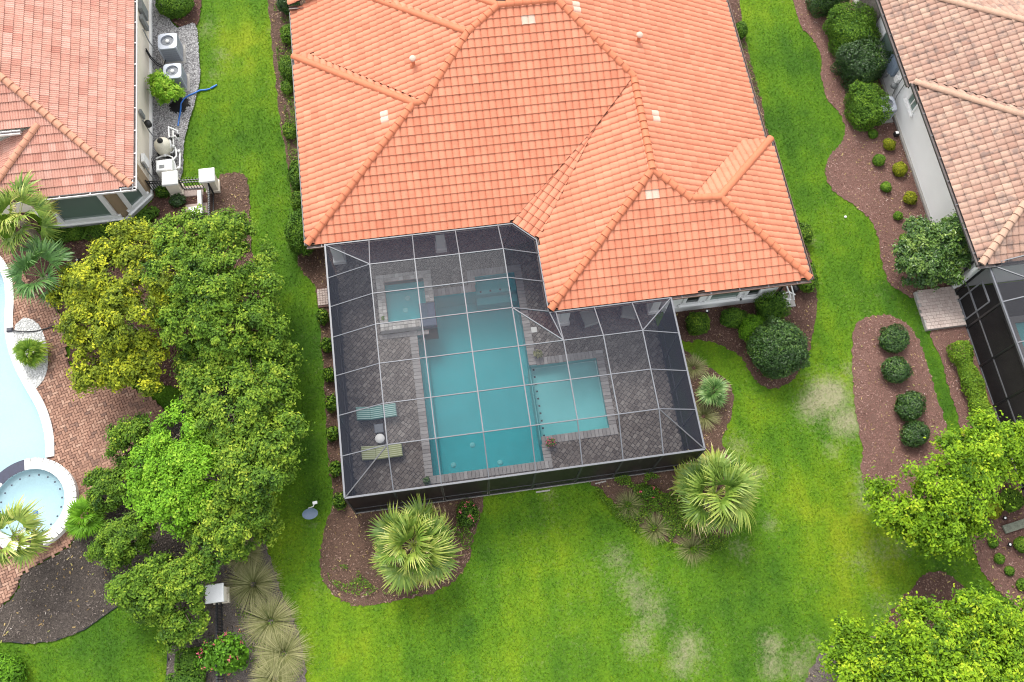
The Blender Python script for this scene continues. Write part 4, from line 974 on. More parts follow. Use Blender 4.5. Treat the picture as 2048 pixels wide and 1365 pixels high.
# spa
spa = thing('hot_tub', 'raised square hot tub with tumbled brick rim beside the teal pool', 'hot tub', (-1.4, 16.05, 0))
sx0, sy0, sx1, sy1 = -2.63, 14.72, -.16, 17.40; w_ = .36
MB().box(sx0,sy0,-.3,sx0+w_,sy1,.46).build('wall', MAT['joint_pale'], spa); MB().box(sx1-w_,15.85,-.3,sx1,sy1,.46).build('wall', MAT['joint_pale'], spa)
MB().box(sx0+w_+.002,sy1-w_,-.3,sx1-w_-.002,sy1-.002,.459).build('wall', MAT['joint_pale'], spa); MB().box(sx0+w_+.002,sy0+.002,-.3,-.86,sy0+w_,.459).build('wall', MAT['joint_pale'], spa)
MB().box(-.856,sy0+.03,-1.3,sx1-.01,15.845,.40).build('spillway', MAT['tile_lav'], spa)
basin(spa, [(sx0+w_,sy0+w_-.003),(sx1-w_,sy0+w_-.003),(sx1-w_,sy1-w_),(sx0+w_,sy1-w_)], .125, .44, MAT['plaster_teal'])
MB().prism([(-1.95,15.45),(-.95,15.45),(-.95,16.55),(-1.95,16.55)], .127, .135).build('footwell', MAT['plaster_teal'], spa)
MB().sheet([(sx0+w_,sy0+w_-.003),(sx1-w_,sy0+w_-.003),(sx1-w_,sy1-w_),(sx0+w_,sy1-w_)], .425).build('water', MAT['water_teal'], spa)
its = []
for r_ in range(2):
    off = .09+.18*r_
    for k in range(16): its.append((sx0+off, sy0+.08+.168*k, .50, math.pi/2, .155, .165))
    for k in range(9): its.append((sx1-off, 15.94+.168*k, .50, math.pi/2, .155, .165))
    for k in range(11): its.append((sx0+.45+.168*k if sx0+.45+.168*k < sx1-w_-.06 else sx0+.45, sy1-off, .50, 0, .155, .165))
    for k in range(8): its.append((sx0+.45+.168*k, sy0+off, .50, 0, .155, .165))
its = list(dict.fromkeys((round(a, 3), round(b, 3), *r) for a, b, *r in its))
lay(spa, 'brick', its, MAT['spa_brick'], .05, False, seed=8)
for k in range(11): its.append(0)
lay(spa, 'ledge_brick', [(sx0-.02+.168*k, sy0-.16, .16, 0, .16, .20) for k in range(13)], MAT['coping_grey'], .06, False, seed=9)
for p in ((815,597),(811,621)):
    c = at(*p, .14); MB().lathe((c.x, c.y, .13), [(0,.03),(.11,.03),(.13,.0)], 14).build('drain', MAT['plaster_shelf'], spa)

# ================================================================== neighbour's pool and round tub
npool = thing('swimming_pool', 'pale blue curved swimming pool with white coping', 'pool', (-18, 14, 0))
basin(npool, N_POOL, -.75, .08, MAT['plaster_pale'])
MB().sheet(N_POOL, .0).build('water', MAT['water_pale'], npool)
n_ = len(N_POOL); its = []
mid = [((N_POOL[i][0]+N_COPE[i][0])/2, (N_POOL[i][1]+N_COPE[i][1])/2) for i in range(n_)]
# white stone coping in single stones along the edge
path = [Vector((*p, 0)) for p in mid]; acc = 0
for i in range(n_):
    a, b = path[i], path[(i+1) % n_]; L = (b-a).length; d = (b-a).normalized()
    k = max(1, round(L/.28))
    for j in range(k):
        c = a+d*(L*(j+.5)/k)
        if in_view((c.x, c.y, .1), 10) and math.hypot(c.x-TUB_C[0], c.y-TUB_C[1]) > 2.0: its.append((c.x, c.y, .15, math.atan2(d.y, d.x), L/k-.004, .36))
lay(npool, 'coping_stone', its, MAT['white_coping'], .07, False, seed=12)
for p in ((84,872),(87,895),(87,925),(80,860),(25,925),(43,922)):
    c = at(*p, -.02); MB().box(c.x-.04, c.y-.04, -.74, c.x+.04, c.y+.04, -.72).build('trim_tile', MAT['tile_navy'], npool)
tub = thing('hot_tub', 'round white hot tub with pale water at the brick patio', 'hot tub', (TUB_C[0], TUB_C[1], 0))
MB().lathe((*TUB_C, 0), [(1.86,0),(1.86,.38)], 48).build('wall', MAT['white_coping'], tub)
MB().lathe((*TUB_C, 0), [(1.42,.42),(1.42,.22),(1.05,.20),(1.0,.13),(0,.125)], 48).build('basin', MAT['plaster_pale'], tub)
MB().disc((*TUB_C, .36), 1.415, 48).build('water', MAT['water_pale'], tub)
its = []
for k in range(44):
    a = 2*math.pi*(k+.5)/44
    dark = R(98) < a < R(140)
    if not dark: its.append((TUB_C[0]+1.65*math.cos(a), TUB_C[1]+1.65*math.sin(a), .45, a+math.pi/2, .228, .46))
lay(tub, 'coping_stone', its, MAT['white_coping'], .07, False, seed=13)
mb = MB(); N = 10
for k in range(N):
    a0, a1 = R(98+42*k/N), R(98+42*(k+1)/N); V = []
    for z in (.36, .425):
        for r, a in ((1.42,a0),(1.88,a0),(1.88,a1),(1.42,a1)): V.append((TUB_C[0]+r*math.cos(a), TUB_C[1]+r*math.sin(a), z))
    mb.add(V, [(4,5,6,7),(0,4,7,3),(1,2,6,5)])
mb.build('spillway', MAT['tile_navy'], tub)
for k in range(20):
    a = 2*math.pi*k/20+.1; x, y = TUB_C[0]+1.22*math.cos(a), TUB_C[1]+1.22*math.sin(a)
    MB().box(x-.03, y-.03, .19, x+.03, y+.03, .225).build('trim_tile', MAT['tile_navy'], tub)
c = at(69,1026,.2); MB().lathe((c.x, c.y, .12), [(0,.06),(.10,.06),(.12,.02)], 14).build('drain', MAT['hose_blue'], tub)

# ================================================================== the screen cage over the main pool
cage = thing('screen_enclosure', 'charcoal screen cage with pale aluminium frame over the teal pool', 'screen cage', (2.6, 12.5, 0))
XS = [-4.38, -2.54, -.72, 1.10, 2.92, 4.73, 6.33, 7.92, 9.57]; YS = [7.06, 8.68, 10.31, 11.95, 13.6, 14.94, 16.24, 17.82]
ZL, ZH = 3.22, 4.06
def zr(i, j):
    """height of the grid node i, j of the cage roof"""
    return ZH if 1 <= i <= 7 and 1 <= j <= 6 and (i <= 4 or j <= 3) else ZL
def node(i, j):
    x, y = XS[i], YS[j]
    if i == 5 and j >= 4: x = 4.47
    if i >= 5 and j == 4: y = 13.54
    return Vector((x, y, zr(i, j)))
cage2_ = None
BW, BH = .042, .06
def beam(p, q, name='beam', mat='alu', w=BW, h=BH): return MB().bar(p, q, w, h).build(name, MAT[mat], cage)
def panel(pts, name='screen_panel'):
    c = sum((Vector(p) for p in pts), Vector())/len(pts)
    return MB().add([Vector(p)+(c-Vector(p)).normalized()*.02 for p in pts], [tuple(range(len(pts)))]).build(name, MAT['screen_wall' if name == 'wall_screen' else ('screen_far' if cage is cage2_ else 'screen')], cage)
# rafters (north-south) and purlins (east-west)
for i in range(0, 9):
    jm = 7 if i <= 4 else 4
    for j in range(jm):
        if i == 0 or i == 8: continue
        beam(node(i, j), node(i, j+1), 'rafter')
for j in range(0, 8):
    im = 8 if j <= 3 else (5 if j <= 6 else 0)
    for i in range(im):
        if j == 0: continue
        if j == 4 and i == 4:
            beam(node(4, 4), Vector((4.47,13.58,ZL)), 'purlin'); continue
        a, b = node(i, j), node(i+1, j)
        if i+1 == 5 and j >= 4: b = Vector((4.47, YS[j], ZL))
        beam(a, b, 'purlin', w=.036, h=.05)
for i in range(8): beam(Vector((XS[i],7.06,ZL)), Vector((XS[i+1],7.06,ZL)), 'eave_beam', w=.07, h=.08)
for j in range(7): beam(Vector((-4.38,YS[j],ZL)), Vector((-4.38,YS[j+1],ZL)), 'eave_beam', w=.07, h=.08)
for j in range(4): beam(Vector((9.57,YS[j],ZL)), Vector((9.57,min(YS[j+1],13.54),ZL)), 'eave_beam', w=.07, h=.08)
beam((-4.38,17.78,ZL), (3.55,17.78,ZL), 'wall_beam', w=.05); beam((3.55,17.78,ZL), (4.46,16.88,ZL), 'wall_beam', w=.05); beam((4.44,16.88,ZL), (4.44,13.56,ZL), 'wall_beam', w=.05); beam((4.44,13.53,ZL), (9.57,13.53,ZL), 'wall_beam', w=.05)
for a, b in ((Vector((-4.38,17.78,ZL)), node(1,6)), (Vector((-4.38,7.06,ZL)), node(1,1)), (Vector((9.57,7.06,ZL)), node(7,1)), (Vector((9.57,13.53,ZL)), node(7,3)), (node(4,4), node(5,3))): beam(a, b, 'hip_beam', 'alu_dark' if a.z < ZH and a.y < 10 else 'alu')
beam(Vector((4.73,13.55,ZL)), node(5,3), 'rafter')
# roof panels
for i in range(8):
    for j in range(7):
        if i >= 5 and j >= 4: continue
        if i == 4 and j >= 4:
            a, b = node(4, j), node(4, j+1)
            if j == 6: panel([a, (4.44,16.24,ZL), (4.44,16.88,ZL)]); panel([a, (4.44,16.88,ZL), (3.55,17.76,ZL)]); panel([a, (3.55,17.76,ZL), (2.92,17.76,ZL)]); continue
            panel([a, (4.44,YS[j],ZL), (4.44,YS[j+1],ZL), b]); continue
        if i == 4 and j == 3:
            panel([node(4,3), node(5,3), node(4,4)]); panel([node(5,3), (4.5,13.55,ZL), node(4,4)]); panel([node(5,3), (4.73,13.54,ZL), (4.5,13.55,ZL)]); continue
        q = [node(i, j), node(i+1, j), node(i+1, j+1), node(i, j+1)]
        for k, v in enumerate(q):
            if v.y > 17.7: q[k] = Vector((v.x, 17.76, ZL))
            elif v.y > 13.5 and v.z < 3.5 and v.x > 4.4: q[k] = Vector((v.x, 13.54, ZL))
        zs = [ZL if v.z < 3.5 else ZH for v in q]; lowc = sum(1 for z in zs if z == ZL)
        if lowc == 3:       # a hip corner: two triangles
            k = [n for n in range(4) if zs[n] != ZL][0]; o = (k+2) % 4
            panel([q[k], q[(k+1) % 4], q[o]]); panel([q[k], q[o], q[(k+3) % 4]])
        else: panel(q)
# walls: posts, chair rails, panels
def post(x, y): return MB().box(x-.035, y-.035, .10, x+.035, y+.035, ZL-.05).build('post', MAT['rail_dark'], cage)
for x in XS: post(x, 7.06)
for y in YS[1:7]: post(-4.38, y)
for y in YS[1:4]: post(9.57, y)
for i in range(8):
    a, b = XS[i], XS[i+1]
    for z0, z1 in ((.14,.85),(.89,ZL-.05)): panel([(a+.03,7.06,z0),(b-.03,7.06,z0),(b-.03,7.06,z1),(a+.03,7.06,z1)], 'wall_screen')
    MB().bar((a+.035,7.06,.87), (b-.035,7.06,.87), .045, .05).build('chair_rail', MAT['rail_dark'], cage); MB().bar((a+.035,7.06,.125), (b-.035,7.06,.125), .05, .05).build('sill_rail', MAT['rail_dark'], cage)
for (x, ys) in ((-4.38, YS[:7]+[17.75]), (9.57, YS[:4]+[13.5])):
    for a, b in zip(ys[:-1], ys[1:]):
        for z0, z1 in ((.14,.85),(.89,ZL-.05)): panel([(x,a+.03,z0),(x,b-.03,z0),(x,b-.03,z1),(x,a+.03,z1)], 'wall_screen')
        MB().bar((x,a+.035,.87), (x,b-.035,.87), .045, .05).build('chair_rail', MAT['rail_dark'], cage)
        MB().bar((x,a+.035,.125), (x,b-.035,.125), .05, .05).build('sill_rail', MAT['rail_dark'], cage)

# ================================================================== the right neighbour's cage (only its west end shows)
cage2 = thing('screen_enclosure', 'dark screen cage attached to the white house with pale roof', 'screen cage', (27, 8, 0))
X0 = 23.5; YE = [13.35, 11.6, 9.75, 7.9, 6.05, 4.2, 2.35, .5, -1.4]
cage_ = cage; cage = cage2; cage2_ = cage2
for a, b in zip(YE[:-1], YE[1:]):
    beam((X0,a,3.0), (X0,b,3.0), 'eave_beam', w=.10, h=.11)
    MB().bar((X0,a,1.15), (X0,b,1.15), .05, .06).build('chair_rail', MAT['alu_dark'], cage)
    MB().bar((X0,a,.06), (X0,b,.06), .06, .1).build('sill_rail', MAT['alu'], cage)
    for z0, z1 in ((.1,1.12),(1.18,2.94)): panel([(X0,a-.03,z0),(X0,b+.03,z0),(X0,b+.03,z1),(X0,a-.03,z1)], 'wall_screen')
    panel([(X0,a,3.05),(X0,b,3.05),(X0+1.9,b,3.85),(X0+1.9,a,3.85)]); panel([(X0+1.9,a,3.85),(X0+1.9,b,3.85),(X0+7,b,3.85),(X0+7,a,3.85)])
    beam((X0+1.9,a,3.85), (X0+1.9,b,3.85), 'purlin')
for y in YE:
    MB().box(X0-.04, y-.04, .05, X0+.04, y+.04, 2.95).build('post', MAT['black_iron'], cage)
    beam((X0,y,3.05), (X0+1.9,y,3.85), 'rafter'); beam((X0+1.9,y,3.85), (X0+7,y,3.85), 'rafter')
beam((X0,13.35,3.05), (X0+1.9,11.6,3.85), 'hip_beam')
# door frame by the landing
for y in (12.9, 11.95): MB().box(X0-.05, y-.03, .2, X0-.01, y+.03, 2.25).build('door_stile', MAT['alu'], cage)
for z in (.25, 1.2, 2.25): MB().box(X0-.052, 11.95, z-.04, X0-.008, 12.9, z+.04).build('door_rail', MAT['alu'], cage)
cage = cage_
d2 = MB().sheet([(23.52,-5),(32,-5),(32,13.5),(23.52,13.5)], .10).build('pool_deck', MAT['sand_joint']); tag(d2, 'dark deck inside the neighbouring cage', kind='structure')
p2 = thing('swimming_pool', 'blue pool seen through the dark neighbouring cage', 'pool', (28, 9, 0))
MB().box(25.3,7.2,.11,25.65,11.8,.24).box(25.65,7.2,.11,31,7.5,.24).box(25.65,11.5,.11,31,11.8,.24).build('coping', MAT['coping_grey'], p2)
MB().sheet([(25.65,7.5),(31,7.5),(31,11.5),(25.65,11.5)], .12).build('basin', MAT['plaster_shelf'], p2); MB().sheet([(25.65,7.5),(31,7.5),(31,11.5),(25.65,11.5)], .2).build('water', MAT['water_teal'], p2)
# ================================================================== plants
def leaf_quads(C, Nrm, L, g, asp=.55):
    """a diamond leaf at every centre, lying roughly across its normal"""
    n = len(C); Nrm = Nrm/np.maximum(1e-6, np.linalg.norm(Nrm, axis=1, keepdims=True))
    r = g.normal(size=(n, 3)); u = r-(r*Nrm).sum(1, keepdims=True)*Nrm; u /= np.maximum(1e-6, np.linalg.norm(u, axis=1, keepdims=True)); w = np.cross(Nrm, u)
    L = np.broadcast_to(L, (n,))[:,None]*g.uniform(.55, 1.5, (n, 1)); bend = Nrm*L*.12
    V = np.stack([C-u*L*.5, C+w*L*asp*.5+bend, C+u*L*.5, C-w*L*asp*.5+bend], 1).reshape(-1, 3)
    return V, np.arange(4*n).reshape(n, 4)
def unit(g, n, up=-1.0):
    v = g.normal(size=(n*4, 3)); v /= np.linalg.norm(v, axis=1, keepdims=True); v = v[v[:,2] > up]; return v[:n]

def tree(name, label, cat, lobes, base, leaf, lsize=.13, clump=.30, seed=1, trunk=.12, bark='bark', tipgain=.28, group=None, dens=1.0, tint0=.42, multi=1, part='crown', leafper=56, stretch=.4, shrink=.87, cvar=.17):
    """lobes: (x, y, z, rx, ry, rz). Limbs reach the lobes; leaf clumps cover each lobe unevenly"""
    g = np.random.default_rng(seed); rnd = random.Random(seed)
    t = thing(name, label, cat, (base[0], base[1], 0), group)
    cs, cn, ct = [], [], []
    lobes = [(x, y, z, rx*shrink, ry*shrink, rz*shrink) for x, y, z, rx, ry, rz in lobes]; big = list(lobes); lobes_all = list(lobes)
    for (x, y, z, rx, ry, rz) in big:               # smaller boughs break the outline of each lobe
        for q in range(6):
            a = rnd.uniform(0, 6.283); e = rnd.uniform(-.15, 1.1); f = rnd.uniform(.30, .52); k_ = rnd.uniform(.78, 1.06)
            lobes_all.append((x+rx*k_*math.cos(a)*math.cos(e), y+ry*k_*math.sin(a)*math.cos(e), z+rz*k_*math.sin(e), rx*f, ry*f, rz*f*1.1))
    for (x, y, z, rx, ry, rz) in lobes_all:
        area = 4*math.pi*((rx*ry)**.5*rz+rx*ry)/2
        nc = max(4, int(area/(clump*clump)*.42*dens))
        d = unit(g, nc, -.45); nc = len(d)
        rad = 1-np.abs(g.normal(0, .19, nc)); rad *= .74+.46*vnoise(d[:,0]*2.2+seed, d[:,1]*2.2+d[:,2]*1.7, 1.0, seed, 2)
        c = np.array([x, y, z])+d*np.array([rx, ry, rz])*rad[:,None]
        keep = (c[:,2] > .25) & (vnoise(c[:,0], c[:,1]+c[:,2]*.7, 1.3, seed+7, 2) > .29)
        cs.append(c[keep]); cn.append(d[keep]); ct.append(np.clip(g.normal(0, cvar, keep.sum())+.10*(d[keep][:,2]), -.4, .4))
    # a thinner scatter inside the crown
    C = np.concatenate(cs); D = np.concatenate(cn); T = np.concatenate(ct); n = len(C); k = leafper; clump = clump*1.08
    off = unit(g, n*k, -1); off = off[:n*k]
    if len(off) < n*k: off = np.concatenate([off, off[:n*k-len(off)]])
    rr = g.uniform(.1, 1.0, (n*k, 1))**.75*clump*g.uniform(.65, 1.3, (n, 1)).repeat(k, 0)
    Cc = C.repeat(k, 0); Dn = D.repeat(k, 0); P = Cc+off*rr*np.array([1, 1, .62])+Dn*g.exponential(.5, (n*k, 1))*clump*stretch
    nr = Dn*.6+off*.5+np.array([0, 0, .8])+g.normal(0, .35, (n*k, 3))
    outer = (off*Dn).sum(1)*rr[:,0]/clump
    tint = np.clip(tint0+T.repeat(k)+tipgain*outer+g.normal(0, .07, n*k), 0, 1)  # outward leaves brighter as new growth; low tints also paint inner crown shade
    V, F = leaf_quads(P, nr, lsize, g)
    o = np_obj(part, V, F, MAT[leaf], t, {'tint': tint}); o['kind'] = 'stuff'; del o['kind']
    # trunk and limbs
    zc = np.mean([l[2] for l in lobes])
    for m in range(multi):
        bx, by = base[0]+(rnd.uniform(-.3, .3) if multi > 1 else 0), base[1]+(rnd.uniform(-.3, .3) if multi > 1 else 0)
        fork = Vector((bx+rnd.uniform(-.15, .15), by+rnd.uniform(-.15, .15), max(.35, zc*.42)))
        mb = MB().tube([(bx, by, -.05), (bx+.02, by, fork.z*.5), fork], [trunk*1.35, trunk, trunk*.85], 8)
        mb.build('trunk', MAT[bark], t)
        for i, (x, y, z, rx, ry, rz) in enumerate(lobes):
            if multi > 1 and i % multi != m: continue
            mid = fork.lerp(Vector((x, y, z-.2*rz)), .5)+Vector((rnd.uniform(-.2, .2), rnd.uniform(-.2, .2), .15))
            MB().tube([fork, mid, (x, y, z+.1*rz)], [trunk*.7, trunk*.45, trunk*.2], 6).build('limb', MAT[bark], t)
            if i < 6:
                for q in range(3):
                    a = rnd.uniform(0, 6.28); e = Vector((x+rx*.8*math.cos(a), y+ry*.8*math.sin(a), z+rz*.35)); MB().tube([Vector((x, y, z-.1*rz)), e], [trunk*.25, trunk*.1], 5).build('limb', MAT[bark], t)
    return t
def L(px, py, z, r, rz=None, ry=None):
    p = at(px, py, z); return (p.x, p.y, z, r, ry or r, rz or r*.75)

_shell_cache = {}
def shrub(label, px, py, rx, ry, h, leaf, shape='round', seed=1, lsize=.075, group=None, name='shrub', rough=.06, dens=1.0, rot=0., tint0=.45, base_z=0., cat='shrub', hole=0., flowers=None):
    """clipped or loose shrub: leaf shell over its outline, with stems; px, py = photo survey of its middle"""
    c = at(px, py, h*.5); g = np.random.default_rng(seed)
    t = thing(name, label, cat, (c.x, c.y, 0), group)
    e = {'round': 2.2, 'box': 7.0, 'ball': 2.0}[shape]
    area = 2*math.pi*rx*ry+2*math.pi*(rx+ry)/2*h
    n = int(area/(lsize*lsize*.5)*1.9*dens)
    d = unit(g, n, -.92); n = len(d)
    q = (np.abs(d[:,0])**e+np.abs(d[:,1])**e+np.abs(d[:,2])**(e*.9))**(-1/e)
    bump = 1+rough*2.0*(vnoise(d[:,0]*3+seed, d[:,1]*3+d[:,2]*2.3, 1.0, seed, 3)-.5)*2+.30*(vnoise(d[:,0]*1.1+seed*1.7, d[:,1]*1.1+d[:,2], 1.0, seed+2, 1)-.5)
    stray = g.random(n) < .02; bump = np.where(stray, bump*g.uniform(1.03, 1.16, n), bump)
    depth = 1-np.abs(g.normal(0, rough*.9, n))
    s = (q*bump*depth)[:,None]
    P = d*s*np.array([rx, ry, h*.5]); P[:,2] += h*.5
    nrm = d/np.array([rx, ry, h*.5])+g.normal(0, .55, (n, 3))*1.2+np.array([0, 0, .35])
    ca, sa = math.cos(rot), math.sin(rot); P = np.stack([c.x+P[:,0]*ca-P[:,1]*sa, c.y+P[:,0]*sa+P[:,1]*ca, P[:,2]+base_z], 1)
    P[:,2] = np.maximum(P[:,2], .03)
    patch = vnoise(P[:,0]*1.0, P[:,1]+P[:,2], 1.6, seed+3, 3)-.5
    tint = np.clip(tint0+.5*patch+(depth-1)*2.5+.1*(d[:,2])+g.normal(0, .15, n), 0, 1)  # recessed leaves tinted darker, upper ones lighter: shading put into the leaf colour
    V, F = leaf_quads(P, nrm, lsize, g)
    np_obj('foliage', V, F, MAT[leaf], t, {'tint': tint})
    # inner twigs: a loose core of leaf and wood so that one does not look through
    m = max(60, n//5); d2 = unit(g, m, -1); P2 = d2*g.uniform(.35, .86, (len(d2), 1))*np.array([rx, ry, h*.5]); P2[:,2] += h*.5
    P2 = np.stack([c.x+P2[:,0]*ca-P2[:,1]*sa, c.y+P2[:,0]*sa+P2[:,1]*ca, P2[:,2]+base_z], 1)
    V, F = leaf_quads(P2, g.normal(size=(len(P2), 3))+np.array([0, 0, 1.2]), lsize*2.2, g, .8); np_obj('inner_leaves', V, F, MAT[leaf], t, {'tint': g.uniform(0, .3, len(P2))})  # core leaves take only dark tints, inner shade painted into their colour
    mb = MB()
    for k in range(3):
        a = k*2.1+seed; mb.tube([(c.x+.05*math.cos(a), c.y+.05*math.sin(a), 0), (c.x+rx*.4*math.cos(a), c.y+ry*.4*math.sin(a), h*.6)], [.03, .012], 5)
    for k in range(1): mb.build('stem', MAT['bark'], t)
    if flowers:
        fm, nf = flowers; idx = g.choice(np.where(d[:,2] > .1)[0], nf); Pf = P[idx]+np.array([0, 0, .03])
        Pf = Pf.repeat(7, 0)+g.normal(0, .035, (nf*7, 3)); V, F = leaf_quads(Pf, g.normal(size=(len(Pf), 3))+np.array([0, 0, 1.5]), .05, g, .9)
        np_obj('flowers', V, F, MAT[fm], t, {'tint': g.random(len(Pf))})
    return t

# ---- palms
def frond_mesh(name, seed, R0, n=34, pet=.55, droop=.5, mat='leaf_palm', base=.42, dead=0., wid=.038):
    """a fan frond: stalk along +x, leaflets spreading from its end"""
    g = np.random.default_rng(seed); V, F, T = [], [], []
    def strip(p, d, up, L, w, dr, t):
        d = d/np.linalg.norm(d); s = np.cross(d, up); s /= np.linalg.norm(s); b = len(V); K = 5
        for k in range(K):
            f = k/(K-1); q = p+d*L*f+np.array([0, 0, -1])*dr*L*f*f; ww = w*(1.0-.25*f if f < .55 else (1.9*(1-f)+.03)); V.append(q-s*ww); V.append(q+s*ww)
        for k in range(K-1): F.append((b+2*k, b+2*k+1, b+2*k+3, b+2*k+2)); T.append(float(np.clip(t+.22*(k/(K-2)-.35)+g.normal(0, .04)+(dead if k == K-2 else 0), 0, 1)))
    tip = np.array([pet, 0, pet*.12])
    b = len(V)
    for x, z, w in ((0,0,.022),(pet*.5,pet*.10,.016),(pet,pet*.12,.012)): V.append((x,-w,z)); V.append((x,w,z))
    for k in range(2): F.append((b+2*k, b+2*k+1, b+2*k+3, b+2*k+2)); T.append(.62)
    V[:] = [np.array(v, float) for v in V]
    hub = .30*R0; ring = []
    for i in range(2*n+1):                      # the pleated web between the leaflets
        a = (i/(2*n)-.5)*2*R_(82); dz = .05+.22*abs(math.sin(a)); ring.append(tip+np.array([math.cos(a), math.sin(a), dz+(.05 if i % 2 else -.03)])*hub*(1-.12*abs(a)/2))
    b0 = len(V); V.append(tip.copy()); V += ring
    for i in range(n): F.append((b0, b0+1+2*i, b0+2+2*i, b0+3+2*i)); T.append(float(np.clip(base-.06+g.normal(0, .05), 0, 1)))
    for i in range(n):
        a = ((2*i+1)/(2*n)-.5)*2*R_(82); L_ = (R0-hub)*(1-.20*abs(a)/2.0)*g.uniform(.85, 1.1)
        d = np.array([math.cos(a), math.sin(a), .05+.24*abs(math.sin(a))*g.uniform(.4, 1.)])+np.array([0, g.normal(0, .05), g.normal(0, .05)])
        strip(ring[2*i+1]-d*hub*.12, d, np.array([0, 0, 1.])+np.array([0, g.normal(0, .25), 0]), L_, wid*g.uniform(.8, 1.2), droop*g.uniform(.5, 2.2), base+g.normal(0, .08))
    return np_mesh(name, np.array(V), np.array(F), MAT[mat], {'tint': T})
def R_(d): return math.radians(d)
def palm(label, px, py, zc, count, R0, seed, mat='leaf_palm', pet=.6, trunk=.16, group=None, name='palm_tree', base=.42, sprays=0, hang=.0, arcs=None, cat='palm', wid=.040):
    """fan palm: trunk and fronds, each frond an object; px, py = photo survey of the crown's heart at height zc"""
    c = at(px, py, zc); rnd = random.Random(seed); t = thing(name, label, cat, (c.x, c.y, 0), group)
    kinds = [frond_mesh('frond', seed*10+k, R0*(.9+.07*k), 21+2*k, pet, .34+.12*k, mat, base+(-.12, 0., .14, .3)[k], dead=(.3 if k == 3 else .08), wid=wid) for k in range(4)]
    mb = MB(); pts = [(c.x, c.y, -.05), (c.x, c.y, zc*.5), (c.x, c.y, zc)]
    mb.tube(pts, [trunk*1.2, trunk, trunk*1.15], 10); mb.build('trunk', MAT['bark_pale'], t)
    for i in range(count):
        f = i/count; az = i*2.39996+rnd.uniform(-.15, .15); el = R_(72-84*f**.75)+rnd.uniform(-.28, .22)
        if arcs and not any(a0 <= math.degrees(az) % 360 <= a1 for a0, a1 in arcs): pass
        k = 3 if f > .88 else rnd.choice((0, 0, 1, 1, 2))
        o = bpy.data.objects.new('frond', kinds[k]); COL.objects.link(o); o.parent = t; s = rnd.uniform(.72, 1.12)
        o.matrix_parent_inverse = Matrix.Identity(4)
        o.matrix_basis = Matrix.Translation((0, 0, zc+.05)) @ Matrix.Rotation(az, 4, 'Z') @ Matrix.Rotation(-el, 4, 'Y') @ Matrix.Rotation(rnd.uniform(-.8, .8), 4, 'X') @ Matrix.Scale(s, 4)
    for k in range(sprays):
        a = rnd.uniform(0, 6.28); g = np.random.default_rng(seed+k); n = 260; f = g.uniform(.2, 1, n); Ls = R0*1.25
        P = np.stack([c.x+math.cos(a)*Ls*f+g.normal(0, .13, n)*f, c.y+math.sin(a)*Ls*f+g.normal(0, .13, n)*f, zc+.35+.35*f-.45*f*f+g.normal(0, .06, n)], 1)
        V, F = leaf_quads(P, g.normal(size=(n, 3)), .06, g, .5); np_obj('seed_spray', V, F, MAT['seed'], t, {'tint': g.random(n)})
    return t
def tuft(label, px, py, r, h, seed, n=420, mat='leaf_grass', group=None, name='ornamental_grass', w=.007, cat='grass clump', base=.5, lay_=1.0):
    """grass clump: arching thin blades from one crown"""
    c = at(px, py, h*.25); g = np.random.default_rng(seed); t = thing(name, label, cat, (c.x, c.y, 0), group)
    az = g.uniform(0, 6.283, n); el = g.beta(1.4, 1.6, n)*1.35+.1; Lb = r*g.uniform(.75, 1.25, n)*(1.05); K = 5; V = np.zeros((n, K, 2, 3))
    for k in range(K):
        f = k/(K-1); out = Lb*f*np.cos(el*(1-.55*f*lay_)); up = h*1.3*np.sin(el)*(f-.55*f*f*lay_)+.02
        x = c.x+np.cos(az)*(.08+out); y = c.y+np.sin(az)*(.08+out); ww = w*(1-.85*f)*g.uniform(.8, 1.2, n)
        for sgn, m in ((-1, 0), (1, 1)): V[:,k,m] = np.stack([x-np.sin(az)*ww*sgn, y+np.cos(az)*ww*sgn, np.maximum(.02, up)], 1)
    idx = np.arange(n*K*2).reshape(n, K, 2); F = np.stack([idx[:,:-1,0], idx[:,:-1,1], idx[:,1:,1], idx[:,1:,0]], -1).reshape(-1, 4)
    tt = np.clip(base+g.normal(0, .2, n), 0, 1)[:,None]+np.linspace(-.15, .2, K-1)[None]
    np_obj('blades', V.reshape(-1, 3), F, MAT[mat], t, {'tint': np.clip(tt, 0, 1).ravel()})
    return t
def cover(label, pts, n, leaf, seed, lsize=.07, hmax=.25, kind='stuff', name='ground_cover', flowers=None, clusters=None):
    """low creeping plants over an area"""
    poly = smooth_poly(px_poly(pts), 3); g = np.random.default_rng(seed); P = np.array(poly); lo, hi = P.min(0), P.max(0)
    X = g.uniform(lo[0], hi[0], n*3); Y = g.uniform(lo[1], hi[1], n*3); k = inside(poly, X, Y) & (vnoise(X, Y, 1.7, seed, 3) > .44); X, Y = X[k][:n], Y[k][:n]
    hh = hmax*(.25+.9*vnoise(X, Y, 2.3, seed+5, 2)); C = np.stack([X, Y, hh*g.uniform(.3, 1, len(X))+.03], 1)
    V, F = leaf_quads(C, g.normal(size=(len(C), 3))*.6+np.array([0, 0, 1.]), lsize, g); o = np_obj(name, V, F, MAT[leaf], None, {'tint': np.clip(g.normal(.45, .2, len(C)), 0, 1)})
    tag(o, label, 'ground cover', kind='stuff'); return o

